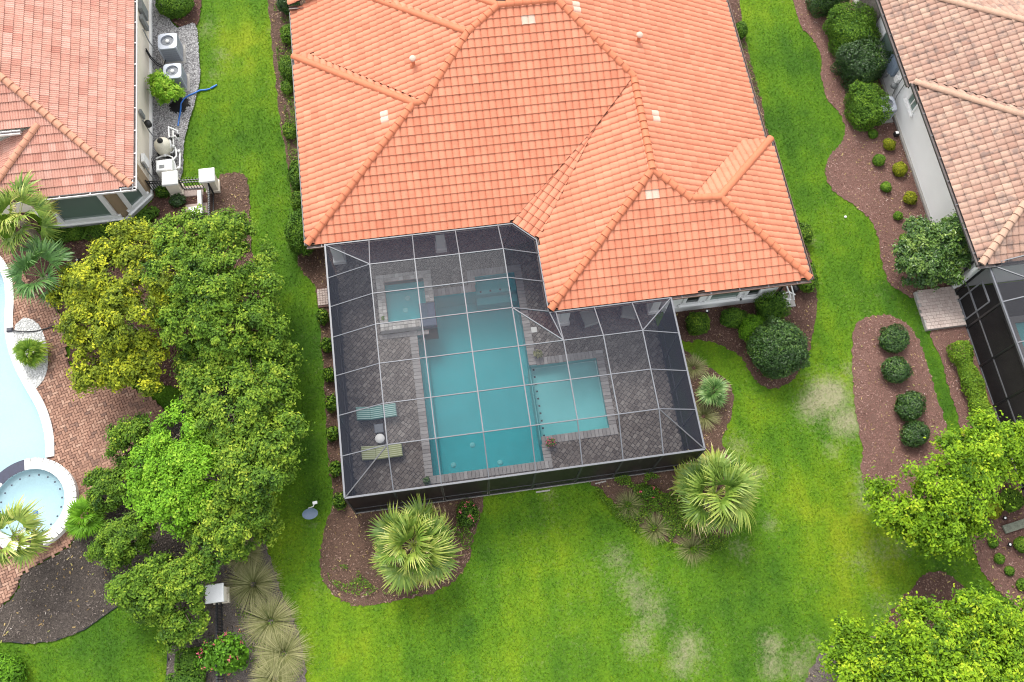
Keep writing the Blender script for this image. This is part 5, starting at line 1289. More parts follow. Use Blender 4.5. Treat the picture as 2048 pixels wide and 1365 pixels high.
# ---------------------------------------------------------------- trees on the left
tree('tree', 'large tree with yellow-green tips below the bay window', 'tree',
     [L(215,560,3.4,1.35), L(280,505,3.2,1.3), L(185,650,3.0,1.2), L(255,640,3.9,1.35), L(205,735,2.5,1.1), L(285,720,3.0,1.1), L(165,580,2.6,.95), L(300,580,3.8,1.2), L(240,730,2.1,1.0)],
     xy(240,660,0), 'leaf_yellow', .12, .27, 3, .14, tint0=.48, tipgain=.42)
tree('tree', 'broad olive green tree with bare twigs next to the lawn strip', 'tree',
     [L(375,470,3.3,1.25), L(450,500,3.5,1.35), L(500,590,3.4,1.35), L(420,580,4.3,1.45), L(345,540,3.8,1.2), L(380,650,3.9,1.2), L(460,660,4.0,1.3), L(528,670,3.0,1.15), L(470,462,2.6,.6), L(512,525,2.6,1.0)],
     xy(430,620,0), 'leaf_olive', .115, .27, 5, .15, tint0=.40, tipgain=.36)
tree('tree', 'dense green tree hanging over the lawn strip beside the cage', 'tree',
     [L(505,760,3.3,1.2), L(540,800,3.0,1.0), L(470,830,3.6,1.2), L(540,890,3.2,1.2), L(500,950,3.4,1.2), L(420,790,3.2,1.05), L(548,940,2.5,.75), L(395,730,2.8,.95), L(450,730,3.2,1.0), L(555,720,2.4,.8), L(565,860,2.4,.7)],
     xy(485,850,0), 'leaf_mid', .115, .27, 7, .15, tint0=.45, tipgain=.36)
tree('tree', 'bright lime green tree behind the brick patio', 'tree',
     [L(355,870,3.3,1.0), L(315,930,3.2,1.0), L(385,935,3.5,1.05), L(345,1000,3.2,1.0), L(395,1000,2.9,.85), L(300,980,2.6,.8), L(420,890,2.6,.75)],
     xy(350,940,0), 'leaf_lime', .11, .25, 9, .12, tint0=.48, tipgain=.3)
tree('tree', 'small olive tree at the point of the brick patio', 'tree', [L(268,872,1.9,.85), L(250,905,1.5,.6), L(290,900,1.6,.6)], xy(275,900,0), 'leaf_olive', .10, .22, 11, .07, tint0=.36, tipgain=.3)
tree('tree', 'dark green tree with pale dead twigs near the satellite dish', 'tree',
     [L(455,1040,2.8,1.1), L(505,1010,2.6,.9), L(425,1095,2.5,.9), L(475,1085,2.0,.7), L(400,1050,2.2,.75), L(530,1050,1.7,.6)], xy(455,1070,0), 'leaf_mid', .11, .25, 13, .12, tint0=.46, tipgain=.36)
tree('tree', 'low rounded olive tree beside the dark soil bed', 'tree', [L(240,1085,1.5,.95), L(265,1060,1.6,.7), L(215,1100,1.1,.6)], xy(240,1095,0), 'leaf_olive', .09, .20, 15, .07, tint0=.34, tipgain=.28)
tree('tree', 'rounded olive tree above the curved lawn edge', 'tree', [L(300,1175,1.9,1.15), L(340,1150,1.8,.9), L(320,1215,1.4,.75), L(270,1180,1.3,.7)], xy(310,1190,0), 'leaf_olive', .10, .22, 17, .08, tint0=.38, tipgain=.32)
tree('tree', 'green tree leaning against the white capped fence pillar', 'tree', [L(378,1160,2.3,.85), L(368,1225,1.8,.8), L(398,1135,2.2,.6), L(360,1262,1.1,.6), L(390,1235,1.6,.5)], xy(385,1225,0), 'leaf_mid', .10, .23, 19, .09, tint0=.46, tipgain=.36)
tree('shrub', 'loose dark shrub between hot tub and lime green tree', 'shrub', [L(215,990,1.0,.65), L(240,965,1.1,.55), L(200,960,.8,.4)], xy(220,985,0), 'leaf_mid', .10, .2, 21, .05, tint0=.28, tipgain=.25)
# trees on the right
tree('tree', 'yellow-green maple tree beside the dark neighbouring cage', 'tree',
     [L(1805,1015,2.6,1.2), L(1862,985,3.4,1.3), L(1930,925,3.6,1.25), L(1975,890,3.3,1.1), L(1885,1035,3.1,1.2), L(1945,985,3.6,1.1), L(1770,990,2.0,.8), L(2028,925,2.8,.95), L(1830,1062,2.2,.95), L(1955,1040,2.4,.6), L(2035,880,2.4,.8), L(1890,1080,2.0,.7)],
     xy(1900,1040,0), 'leaf_maple', .125, .27, 23, .13, tint0=.42, tipgain=.22, cvar=.22, stretch=.9, leafper=60, shrink=.74)
tree('tree', 'yellow-green maple tree rising from the mulch ring', 'tree',
     [L(1800,1310,2.9,1.2), L(1870,1285,3.5,1.3), L(1960,1265,3.3,1.3), L(2035,1300,3.1,1.3), L(1725,1340,2.4,1.1), L(1900,1350,4.0,1.5), L(1810,1385,3.2,1.4), L(1985,1370,3.6,1.4), L(1828,1230,2.4,.6), L(1940,1215,2.5,.75), L(1700,1275,1.7,.6), L(2045,1235,2.4,.8), L(1680,1320,1.8,.7)],
     xy(1870,1300,0), 'leaf_maple', .125, .27, 25, .14, tint0=.42, tipgain=.22, cvar=.24, stretch=.9, leafper=60, shrink=.67)

# ---------------------------------------------------------------- palms
palm('bushy fan palm in front of the left part of the pool cage', 828, 1092, 1.5, 32, 1.05, 3, pet=.95, trunk=.2, base=.36, sprays=3, group='fan palms in front of the cage')
palm('bushy fan palm at the right front corner of the pool cage', 1428, 990, 1.5, 36, 1.1, 4, pet=1.0, trunk=.2, base=.33, sprays=3, group='fan palms in front of the cage')
palm('tall fan palm with pale hanging fronds at the bay window corner', 40, 440, 3.2, 18, 1.1, 5, 'leaf_palm', pet=1.0, trunk=.15, base=.44, sprays=1)
palm('dark green fan palm between the pale pool and red mulch', 88, 555, 2.3, 15, 1.05, 6, 'leaf_palm_dark', pet=.95, trunk=.14, base=.36)
palm('fan palm growing over the round hot tub edge', 30, 1075, 2.4, 15, .85, 7, 'leaf_palm', pet=.75, trunk=.14, base=.40, sprays=1)
palm('small blue green fan palm beside the right wall of the cage', 1424, 785, .5, 20, .55, 8, 'leaf_palm_dark', pet=.28, trunk=.06, base=.52, name='palmetto', cat='palmetto', wid=.022)
palm('bright green palmetto cluster at the hot tub wall', 172, 1035, .7, 22, .62, 9, 'leaf_lime', pet=.35, trunk=.06, base=.35, name='palmetto', cat='palmetto', wid=.028)
palm('spiky green palmetto ringed by white gravel on the patio', 62, 708, .6, 30, .5, 10, 'leaf_mid', pet=.3, trunk=.06, base=.55, name='palmetto', cat='palmetto', wid=.026)

# ---------------------------------------------------------------- clipped shrubs by the right neighbour
sg = 'clipped shrubs along the white wall'
shrub('large boxy clipped hedge in front of the stone facing', 1703, 62, 1.12, 1.25, 1.9, 'leaf_hedge', 'box', 31, group=sg, rot=.1, rough=.10)
shrub('dark boxy clipped hedge beside the blue meter boxes', 1722, 128, 1.12, 1.05, 1.9, 'leaf_dark', 'box', 32, group=sg, rot=.45, tint0=.40, rough=.11)
shrub('bright boxy clipped hedge hiding an air conditioner', 1734, 213, .85, 1.05, 1.5, 'leaf_hedge', 'box', 33, group=sg, tint0=.52, rot=.05, rough=.10)
shrub('dark clipped hedge at the upper end of the reddish bed', 1658, -4, .85, .65, 1.6, 'leaf_dark', 'box', 34, group=sg)
shrub('small yellow-green shrub by the stone facing', 1748, 5, .42, .42, .7, 'leaf_gold', 'round', 35)
for i, (x, y, r) in enumerate(((1746,268,.24), (1758,320,.30), (1772,374,.27), (1796,432,.22), (1812,480,.30))):
    shrub(['tiny green ball shrub tucked under the bright boxy hedge', 'green ball shrub second in the row of green balls', 'green ball shrub third in the row of green balls', 'smallest green ball shrub fourth in its row', 'last green ball shrub beside the big leaning shrub'][i], x, y, r, r, r*1.6, 'leaf_hedge', 'ball', 40+i, .05, group='green ball shrubs in the reddish bed', rough=.06, tint0=.55)
for i, (x, y, r) in enumerate(((1779,289,.31), (1800,338,.35), (1821,396,.32), (1836,449,.30))):
    shrub(['golden ball shrub nearest the air conditioner', 'largest golden ball shrub, second in its row', 'golden ball shrub third in its row along the wall', 'golden ball shrub next to the big leaning shrub'][i], x, y, r, r, r*1.7, 'leaf_gold', 'ball', 50+i, .055, group='golden ball shrubs in the reddish bed', rough=.08, tint0=.5)
tree('large_shrub', 'big dark glossy shrub leaning against the white wall corner', 'shrub', [L(1840,530,1.3,1.15,1.1), L(1880,490,1.9,1.0,.9), L(1915,470,2.3,.75,.7), L(1850,480,1.6,.9,.8), L(1880,540,1.2,.85,.9), L(1905,510,1.5,.7,.7)], xy(1865,540,0), 'leaf_dark', .12, .22, 55, .08, tint0=.5, tipgain=.3, leafper=46, part='foliage')
for i, (x, y, rx, ry) in enumerate(((1787,680,.72,.62), (1792,741,.62,.58), (1821,811,.68,.58), (1831,869,.63,.52))):
    shrub(['largest dark oval shrub at the top of the mulch island', 'second dark oval shrub of the mulch island', 'third dark oval shrub of the mulch island', 'lowest dark oval shrub of the mulch island'][i], x, y, rx, ry, .85, 'leaf_dark', 'round', 60+i, .07, group='dark oval shrubs in the mulch island', rot=.5, tint0=.46, rough=.12)
# hedge along the dark cage
hd = thing('hedge', 'yellow-green clipped hedge along the wall of the dark cage', 'hedge', (*xy(1950,780), 0))
g_ = np.random.default_rng(70); pa, pb = np.array(xy(1914,688,.45)), np.array(xy(2010,945,.45)); n_ = 15000; f_ = g_.random(n_); ang = g_.uniform(-.3, math.pi+.3, n_); bx = 1+.55*(vnoise(f_*16, ang*1.3, 1.0, 4, 3)-.5)
dv = (pb-pa)/np.linalg.norm(pb-pa); pv = np.array([-dv[1], dv[0]]); rad = (.42+.05*np.sin(f_*25))*bx*(1-np.abs(g_.normal(0, .15, n_)))
P_ = np.concatenate([pa+(pb-pa)*f_[:,None]+pv*(np.cos(ang)*rad)[:,None], (.42+np.sin(ang)*rad*1.15)[:,None]], 1)
V_, F_q = leaf_quads(P_, np.concatenate([pv*np.cos(ang)[:,None], np.sin(ang)[:,None]], 1)+g_.normal(0, .5, (n_, 3)), .085, g_)
np_obj('foliage', V_, F_q, MAT['leaf_olive'], hd, {'tint': np.clip(.55+.5*(vnoise(P_[:,0], P_[:,1], 2.2, 3, 3)-.3)+g_.normal(0, .12, n_), 0, 1)})
MB().tube([(*pa, .2), (*((pa+pb)/2), .25), (*pb, .2)], .05, 6).build('stem', MAT['bark'], hd)
for i, (x, y, r, lf, lab) in enumerate(((1985,1018,.40,'leaf_gold','yellowish round shrub under the maple near the weathered board'), (2022,1000,.5,'leaf_mid','loose green shrub beside the dark cage under the maple'), (1986,1086,.22,'leaf_hedge','first small green ball shrub below the weathered board'), (1999,1118,.22,'leaf_hedge','second small green ball shrub below the weathered board'), (2019,1142,.20,'leaf_hedge','third small green ball shrub below the weathered board'), (2044,1170,.24,'leaf_hedge','small green ball shrub at the right picture edge'), (2046,1090,.35,'leaf_mid','green shrub at the right edge below the weathered board'))):
    shrub(lab, x, y, r, r, r*1.5, lf, 'ball', 80+i, .06, tint0=.5)

# ---------------------------------------------------------------- shrubs round the main house
mh = 'shrubs round the orange-roofed house'
for i, (x, y, rx, ry, h, lf, sh, lab) in enumerate((
  (1395,647,.50,.50,.95,'leaf_mid','round','upright green shrub closest to the cage on its east side'),
  (1467,636,.55,.45,.8,'leaf_hedge','round','low flat-topped shrub below the south windows'),
  (1544,617,.62,.55,1.2,'leaf_hedge','box','boxy clipped shrub at the house corner'),
  (1510,660,.62,.62,1.1,'leaf_lime','round','bright green round shrub left of the big dark one'),
  (1556,697,1.25,1.25,2.2,'leaf_dark','round','biggest dark round shrub at the lawn edge behind the cage'),
  (1605,468,.45,.5,.9,'leaf_mid','round','green shrub at the east eave near the stepped roof corner'),
  (1612,552,.5,.75,1.0,'leaf_mid','round','bright bushy shrub at the south-east roof corner'),
  (1480,62,.35,.45,.8,'leaf_hedge','round','round shrub below the upper east eave'),
  (604,466,.75,1.05,1.7,'leaf_hedge','round','tall clipped shrub at the south-west roof corner'),
  (596,350,.45,.8,1.1,'leaf_mid','round','oblong shrub along the west wall above the tall one'),
  (600,405,.4,.5,1.0,'leaf_mid','round','dark shrub squeezed between two west wall shrubs'),
  (577,138,.45,.65,1.0,'leaf_mid','round','green shrub under the west eave beside the raised hip'),
  (578,70,.4,.5,.8,'leaf_olive','round','olive shrub under the west eave'),
  (577,5,.6,.55,1.2,'leaf_dark','round','dark shrub at the top of the west bed'),
  (579,262,.35,.45,.6,'leaf_olive','round','thin low shrub half way along the west wall'),
  (574,175,.3,.4,.5,'leaf_olive','round','thin olive shrub in the narrow west bed'))):
    shrub(lab, x, y, rx, ry, h, lf, sh, 100+i, .075, group=mh, rough=.12)
for i, (x, y) in enumerate(((645,633), (653,690), (658,750), (663,805), (665,868), (670,938), (679,1003))):
    shrub('leafy green bush %s along the west cage wall' % ['first from the brick apron', 'second from the brick apron', 'third from the brick apron', 'fourth from the brick apron', 'fifth from the brick apron', 'sixth from the brick apron', 'at the front corner'][i], x, y, .28, .34, .62, 'leaf_mid', 'round', 120+i, .10, group='bushes along the west cage wall', rough=.2, dens=.55, tint0=.6)
shrub('low shrub with dusky pink flowers beside the left fan palm', 936, 1027, .5, .55, .4, 'leaf_olive', 'round', 130, .07, rough=.2, dens=.6, flowers=('leaf_flower', 9))
shrub('low shrub with pink flowers beside the right fan palm', 1298, 985, .42, .3, .4, 'leaf_olive', 'round', 131, .07, rough=.2, dens=.6, flowers=('leaf_flower', 9))
tuft('tan grass clump nearest the front cage wall', 1257, 1010, .55, .5, 1, 300, base=.3, group='grass clumps by the right palm')
tuft('tan grass clump between two others left of the right palm', 1311, 1058, .6, .5, 2, 300, base=.3, group='grass clumps by the right palm')
tuft('tan grass clump below the right fan palm', 1385, 1097, .65, .5, 3, 300, base=.35, group='grass clumps by the right palm')
tuft('pale grass clump beside the east cage wall', 1408, 832, .6, .55, 4, group='grass clumps by the right palm')
tuft('pale grass clump behind the small blue green palm', 1388, 735, .5, .5, 5, group='grass clumps by the right palm')
for i, (x, y, r, lab) in enumerate(((505,1168,.95,'largest fountain grass clump near the white pillar cap'), (490,1108,.65,'fountain grass clump under the tree edge above the others'), (540,1243,.95,'fountain grass clump in the middle of the row'), (566,1308,.95,'fountain grass clump below the middle one'), (548,1356,.8,'lowest fountain grass clump at the picture edge'))):
    tuft(lab, x, y, r, .85, 20+i, 800, group='fountain grasses along the iron fence', w=.010)
# ---------------------------------------------------------------- left yard
shrub('round bush on mulch at the head of the gravel strip', 350, 5, .85, .75, 1.2, 'leaf_hedge', 'round', 140, .075)
tree('shrub', 'light green bushy shrub in front of the lower air conditioner', 'shrub', [L(330,178,.95,.62,.6), L(318,165,.8,.4,.4), L(345,190,.8,.42,.4)], xy(333,185,0), 'leaf_lime', .09, .17, 141, .04, tint0=.62, tipgain=.4, part='foliage')
for i, (x, y, rx, ry, h, rot, lab) in enumerate(((100,472,.9,.33,.42,-.15,'dark clipped hedge below the left end of the bay window'), (153,468,.32,.3,.4,0,'short hedge piece between the two bay hedges'), (215,462,.95,.3,.45,.06,'long clipped hedge under the large bay window'), (288,438,.72,.32,.45,.65,'clipped hedge curving round the bay corner'))):
    shrub(lab, x, y, rx, ry, h, 'leaf_hedge', 'box', 145+i, .06, rot=rot, tint0=.5, group='hedges under the bay window', name='hedge', cat='hedge')
shrub('feathery shrub behind the short iron fence', 325, 385, .38, .3, .7, 'leaf_mid', 'round', 150, .06, rough=.25, dens=.5)
shrub('dark little shrub at the foot of the gate pillar', 354, 402, .38, .32, .5, 'leaf_dark', 'round', 151, .08, rough=.2, tint0=.4)
shrub('flowering bush with pink blossoms over the iron fence', 452, 1310, .95, .75, 1.5, 'leaf_lime', 'round', 152, .11, rough=.25, dens=.4, tint0=.30, flowers=('leaf_flower', 22))
shrub('square clipped hedge block beside the iron fence', 380, 1322, .5, .45, .6, 'leaf_hedge', 'box', 153, .06, tint0=.45, name='hedge', cat='hedge')
shrub('dark low hedge at the bottom edge by the fence', 370, 1362, .7, .35, .5, 'leaf_hedge', 'box', 154, .06, tint0=.35, name='hedge', cat='hedge')
shrub('green bush in the lower left corner of the lawn', 8, 1350, .75, .75, 1.0, 'leaf_lime', 'round', 155, .09, rough=.15, tint0=.3)
cover('creeping weeds round the foot of the left palm', [(655,1150),(700,1130),(760,1180),(850,1185),(930,1110),(950,1050),(900,1060),(860,1170),(760,1190),(690,1185)], 2600, 'leaf_mid', 1)
cover('low green weeds between cage and right palm', [(1190,958),(1300,945),(1360,1000),(1420,1060),(1480,1080),(1420,1108),(1350,1105),(1270,1065),(1210,1010)], 9000, 'leaf_mid', 2)
cover('sparse weeds in the narrow west bed', [(548,20),(588,10),(600,300),(605,480),(590,430),(565,200)], 2600, 'leaf_olive', 3, hmax=.18)
cover('sparse green growth in the shaded east bed', [(1480,100),(1500,110),(1545,300),(1600,450),(1630,600),(1600,560),(1530,300)], 1200, 'leaf_mid', 4, hmax=.15)
cover('leafy ground cover among the fountain grasses', [(480,1120),(560,1180),(600,1300),(600,1360),(520,1360),(470,1200)], 1800, 'leaf_olive', 5, hmax=.15)
# ================================================================== equipment and furniture
def ac_unit(label, x, y, s, h, group, rot=0.):
    t = thing('air_conditioner', label, 'air conditioner', (x, y, 0), group)
    b = s/2; pad = MB().cbox(x-b-.12, y-b-.12, .04, x+b+.12, y+b+.12, .16).build('pad', MAT['concrete'], t)
    z0, z1 = .17, .17+h
    MB().box(x-b+.03, y-b+.03, z0, x+b-.03, y+b-.03, z1-.06).build('coil', MAT['steel_slat'], t)
    for sx in (-1, 1):
        for sy in (-1, 1): MB().box(x+sx*(b-.035)-.035, y+sy*(b-.035)-.035, z0, x+sx*(b-.035)+.035, y+sy*(b-.035)+.035, z1-.05).build('corner_post', MAT['steel_blue'], t)
    n = int(s/.055)
    for side in range(4):
        mb = MB()
        for k in range(n):
            f = -b+.08+(s-.16)*k/(n-1)
            if side == 0: mb.box(x+f-.011, y-b, z0, x+f+.011, y-b+.028, z1-.06)
            elif side == 1: mb.box(x+f-.011, y+b-.028, z0, x+f+.011, y+b, z1-.06)
            elif side == 2: mb.box(x-b, y+f-.011, z0, x-b+.028, y+f+.011, z1-.06)
            else: mb.box(x+b-.028, y+f-.011, z0, x+b, y+f+.011, z1-.06)
        o = mb.build('louvre_panel', MAT['steel_blue'], t); o['kind'] = 'stuff'
    # lid with a round opening
    N = 32; R1_, R2_ = s*.36, s/2+.015; V = []
    for k in range(N):
        a = 2*math.pi*k/N; c_, s_ = math.cos(a), math.sin(a); m = R2_*(1/(abs(c_)**6+abs(s_)**6)**(1/6)); V += [(x+R1_*c_, y+R1_*s_, z1+.03), (x+m*c_, y+m*s_, z1), (x+m*c_, y+m*s_, z1-.07), (x+R1_*c_, y+R1_*s_, z1-.12)]
    F = []
    for k in range(N):
        a, c2_ = 4*k, 4*((k+1) % N); F += [(a, a+1, c2_+1, c2_), (a+1, a+2, c2_+2, c2_+1), (a+3, a, c2_, c2_+3)]
    MB().add(V, F).build('lid', MAT['steel_blue'], t)
    MB().disc((x, y, z1-.13), R1_+.02, 28).build('fan_well', MAT['fan'], t)
    for k in range(4):
        a = k*math.pi/2+.4; d = Vector((math.cos(a), math.sin(a), 0)); s_ = Vector((-d.y, d.x, .5)).normalized(); c = Vector((x, y, z1-.09))
        MB().obox(c+d*R1_*.5, d*R1_*.42, s_*R1_*.2, Vector((0, 0, .004))).build('fan_blade', MAT['fan'], t)
    MB().lathe((x, y, z1-.08), [(s*.10,0), (s*.10,.10), (0,.11)], 14).build('motor_cap', MAT['white_pvc'], t)
    for r_ in (.5, .75, 1.0): MB().tube([(x+R1_*r_*math.cos(2*math.pi*k/24), y+R1_*r_*math.sin(2*math.pi*k/24), z1+.02) for k in range(25)], .006, 4, False).build('grille_ring', MAT['steel_slat'], t)
    return t
ag = 'air conditioners on the gravel strip'
ac_unit('upper grey air conditioner on the gravel strip', -11.42, 30.85, .88, 1.0, ag); ac_unit('lower grey air conditioner behind the light green shrub', -11.22, 29.10, .82, .95, ag)
_c = at(1772,212,.8); ac_unit('grey air conditioner between the boxy hedge and white wall', _c.x, _c.y, .80, .8, None)
ls = thing('refrigerant_line', 'black insulated pipes from the wall to the upper air conditioner', 'pipe', (-12.4, 30.2, 0))
for k in range(2): MB().tube([(-12.53, 30.75-.12*k, .9), (-12.45, 30.6-.12*k, .5), (-12.2, 30.3-.12*k, .3), (-11.9, 30.1-.08*k, .3), (-11.75, 30.5, .35)], .03, 6).build('pipe', MAT['black_plastic'], ls)
# pool filter group
ft = thing('pool_filter', 'cream egg-shaped pool filter tank by the cream wall', 'filter tank', (-11.82, 25.25, 0))
MB().lathe((-11.82,25.25,.12), [(0,0),(.22,.0),(.36,.2),(.40,.48),(.36,.74),(.22,.92),(.1,.97),(0,.98)], 24).build('tank', surf('cream fibreglass', (.72,.68,.56), .45, .1, 3), ft)
MB().lathe((-11.82,25.25,1.08), [(.13,0),(.13,.06),(.06,.08),(.06,.16),(0,.17)], 16).build('valve', MAT['black_plastic'], ft)
MB().lathe((-11.82,25.25,.10), [(.30,0),(.34,.0),(.30,.10),(.2,.12)], 20).build('foot_ring', MAT['black_plastic'], ft)
MB().tube([(-11.82,25.25,1.2),(-11.70,25.12,1.26)], .02, 6).build('handle', MAT['black_plastic'], ft)
ht = thing('pool_heater', 'white square pool heater beside the left gate pillar', 'heater', (-11.75, 24.12, 0))
MB().cbox(-12.12,23.82,.12,-11.38,24.42,.82,.04).build('cabinet', MAT['white_paint'], ht); MB().box(-11.95,23.95,.815,-11.72,24.12,.84).build('vent_hood', MAT['meter_grey'], ht); MB().box(-12.2,23.75,.08,-11.3,24.5,.13).build('pad', MAT['concrete'], ht)
pm = thing('pump_pipework', 'maze of white plastic pool pipes with black valves on gravel', 'pipework', (-11.2, 25.0, 0))
def wp(px, z=.35): p = at(*px, z); return (p.x, p.y, p.z)
runs = [[(337,254,.9),(338,272,.9),(342,290,.8),(340,304,.5)], [(338,255,.9),(355,262,.7),(356,272,.6),(358,283,.35)], [(346,262,.5),(347,290,.5),(352,300,.5),(353,312,.5),(345,322,.5),(335,330,.5)], [(312,318,.5),(322,313,.5),(336,311,.5),(345,315,.5),(350,330,.4),(352,345,.3)], [(328,300,.6),(338,296,.6),(345,292,.6)], [(360,304,.35),(360,335,.35),(352,338,.35)], [(340,276,.6),(350,272,.6),(355,278,.5)], [(332,306,.45),(345,306,.45),(351,296,.45)]]
for r_ in runs: MB().tube([wp((x, y), z) for x, y, z in r_], .038, 8).build('pipe', MAT['white_pvc'], pm)
for (x, y, z) in ((341,278,.85), (355,271,.65), (358,303,.4), (345,310,.5), (330,311,.5), (358,336,.35), (346,293,.6)):
    c = wp((x, y), z); MB().lathe((c[0], c[1], c[2]-.06), [(0,0),(.07,0),(.075,.1),(.05,.13),(0,.14)], 12).build('valve', MAT['black_plastic'] if x % 2 else MAT['white_pvc'], pm)
pu = thing('pool_pump', 'black pool pump lying between filter tank and heater', 'pump', wp((328,306), 0))
c = wp((328,304), .25); MB().tube([(c[0]-.3,c[1],.3),(c[0]+.05,c[1],.3),(c[0]+.1,c[1],.3),(c[0]+.3,c[1],.3)], [.12,.12,.16,.16], 12).build('motor', MAT['black_plastic'], pu); MB().lathe((c[0]+.22,c[1],.3), [(.13,0),(.13,.2),(0,.22)], 12).build('strainer', MAT['black_plastic'], pu)
MB().box(c[0]-.32,c[1]-.16,.1,c[0]+.34,c[1]+.16,.16).build('base', MAT['black_plastic'], pu)
ct_ = thing('power_cables', 'tangle of black cables at the wall by the heater', 'cables', wp((312,345), 0))
for k in range(5):
    rnd = random.Random(k); MB().tube([wp((303,312+4*k), .9), wp((308+rnd.uniform(-3,4),328+4*k), .6), wp((312+rnd.uniform(-4,4),342+2*k), .3), wp((316+3*k,352-2*k), .12)], .014, 5).build('cable', MAT['black_plastic'], ct_)
hz = thing('discharge_hose', 'flat blue discharge hose from the pipes onto the lawn', 'hose', wp((365,215), 0))
hp = [(356,252),(358,238),(361,222),(362,208),(368,198),(378,191),(390,186),(400,181),(412,180),(420,178)]
hv = []; pts = [Vector(wp(p, .16 if p[0] < 400 else .06)) for p in hp]
MB().tube(pts, [.034,.036,.04,.042,.036,.034,.036,.042,.04,.036], 8).build('hose', MAT['hose_blue'], hz); MB().tube([wp((421,177), .06), wp((427,174), .06), wp((434,170), .06)], [.042,.05,.036], 8).build('hose_end', MAT['hose_blue'], hz)
sm = thing('soil_heap', 'wet black soil heap with stones beneath the blue hose', 'soil heap', wp((362,212), 0))
g = np.random.default_rng(3); C0 = wp((360,213), 0); mb = MB(); N = 22; V = [(C0[0], C0[1], .20)]
for k in range(N):
    a = 2*math.pi*k/N; r_ = .62*g.uniform(.8, 1.15); V.append((C0[0]+r_*math.cos(a), C0[1]+r_*.85*math.sin(a), .105))
mb.add(V, [(0, 1+k, 1+(k+1) % N) for k in range(N)], True).build('soil', surf('wet black soil', (.018,.017,.017), .8, .4, 6, .3, 30, bump=.8, bscale=30), sm)
for k in range(7):
    a = g.uniform(0, 6.28); r_ = g.uniform(.25, .6); MB().lathe((C0[0]+r_*math.cos(a), C0[1]+r_*math.sin(a), .14), [(0,-.03),(.05,0),(.045,.03),(0,.05)], 7).build('stone', MAT['concrete'], sm)

# gate, pillars and iron fences
def pillar(label, x, y, h=1.2, s=.27, group='white capped fence pillars'):
    t = thing('fence_pillar', label, 'pillar', (x, y, 0), group)
    MB().box(x-s, y-s, 0, x+s, y+s, h-.13).build('shaft', MAT['stucco_cream'], t); MB().box(x-s-.04, y-s-.04, 0, x+s+.04, y+s+.04, .22).build('plinth', MAT['stucco_cream'], t)
    MB().cbox(x-s-.08, y-s-.08, h-.12, x+s+.08, y+s+.08, h+.02, .03).build('cap', MAT['white_paint'], t); return t
pillar('white capped pillar on the house side of the iron gate', *xy(339,356,1.2)); pillar('white capped pillar on the lawn side of the iron gate', *xy(413,350,1.2)); pillar('white capped pillar half hidden by leaves near the fountain grasses', *xy(428,1187,1.2))
def fence(name, label, p, q, h, cat='fence', sp=.115, arch=0.):
    p, q = Vector((*p, 0)), Vector((*q, 0)); d = (q-p).normalized(); Lf = (q-p).length; t = thing(name, label, cat, ((p+q)/2)[:], 'black iron fence panels' if cat == 'fence' else None)
    Z = Vector((0, 0, 1))
    for z in (.15, h-.25, h-.06): MB().bar(p+Z*z, q+Z*z, .045, .04).build('rail', MAT['black_iron'], t)
    for e in (p, q): MB().bar(e, e+Z*(h+.06), .05, .05).build('post', MAT['black_iron'], t)
    n = int(Lf/sp)
    for k in range(1, n):
        c = p+d*(Lf*k/n); f = k/n; MB().bar(c+Z*.08, c+Z*(h+arch*math.sin(math.pi*f)), .026, .026).build('picket', MAT['black_iron'], t)
    return t
_pa_, _pb_, _pc_ = xy(339,356,1.2), xy(413,350,1.2), xy(428,1187,1.2)
fence('iron_fence', 'short black iron fence between house wall and gate pillar', (-12.5,_pa_[1]+.1), (_pa_[0]-.3,_pa_[1]), 1.0)
fence('iron_gate', 'black iron garden gate between the two white capped pillars', (_pa_[0]+.3,_pa_[1]), (_pb_[0]-.3,_pb_[1]), .95, 'gate', .12, .15)
fence('iron_fence', 'black iron fence running down from the gate beside brown mulch', (_pb_[0],_pb_[1]-.3), (_pb_[0]-.05,_pb_[1]-3.4), 1.0)
fence('iron_fence', 'black iron fence below the leafy pillar cap', (_pc_[0],_pc_[1]-.3), (_pc_[0]-.05,_pc_[1]-2.6), 1.0); fence('iron_fence', 'black iron fence running under the pink flowering bush', (_pc_[0]-.05,_pc_[1]-2.65), (_pc_[0]-.1,_pc_[1]-5.2), 1.0)
bn = thing('garden_bench', 'white stone bench beside the black fence below the gate', 'bench', wp((405,425), 0))
c = wp((402,432), 0); MB().cbox(c[0]-.42, c[1]-.2, .38, c[0]+.2, c[1]+.25, .48).build('seat', MAT['white_coping'], bn); MB().cbox(c[0]+.02, c[1]+.26, .38, c[0]+.2, c[1]+1.0, .60).build('backrest', MAT['white_coping'], bn)
for dx in (-.32, .08): MB().box(c[0]+dx-.06, c[1]-.15, .05, c[0]+dx+.06, c[1]+.2, .38).build('leg', MAT['white_coping'], bn)

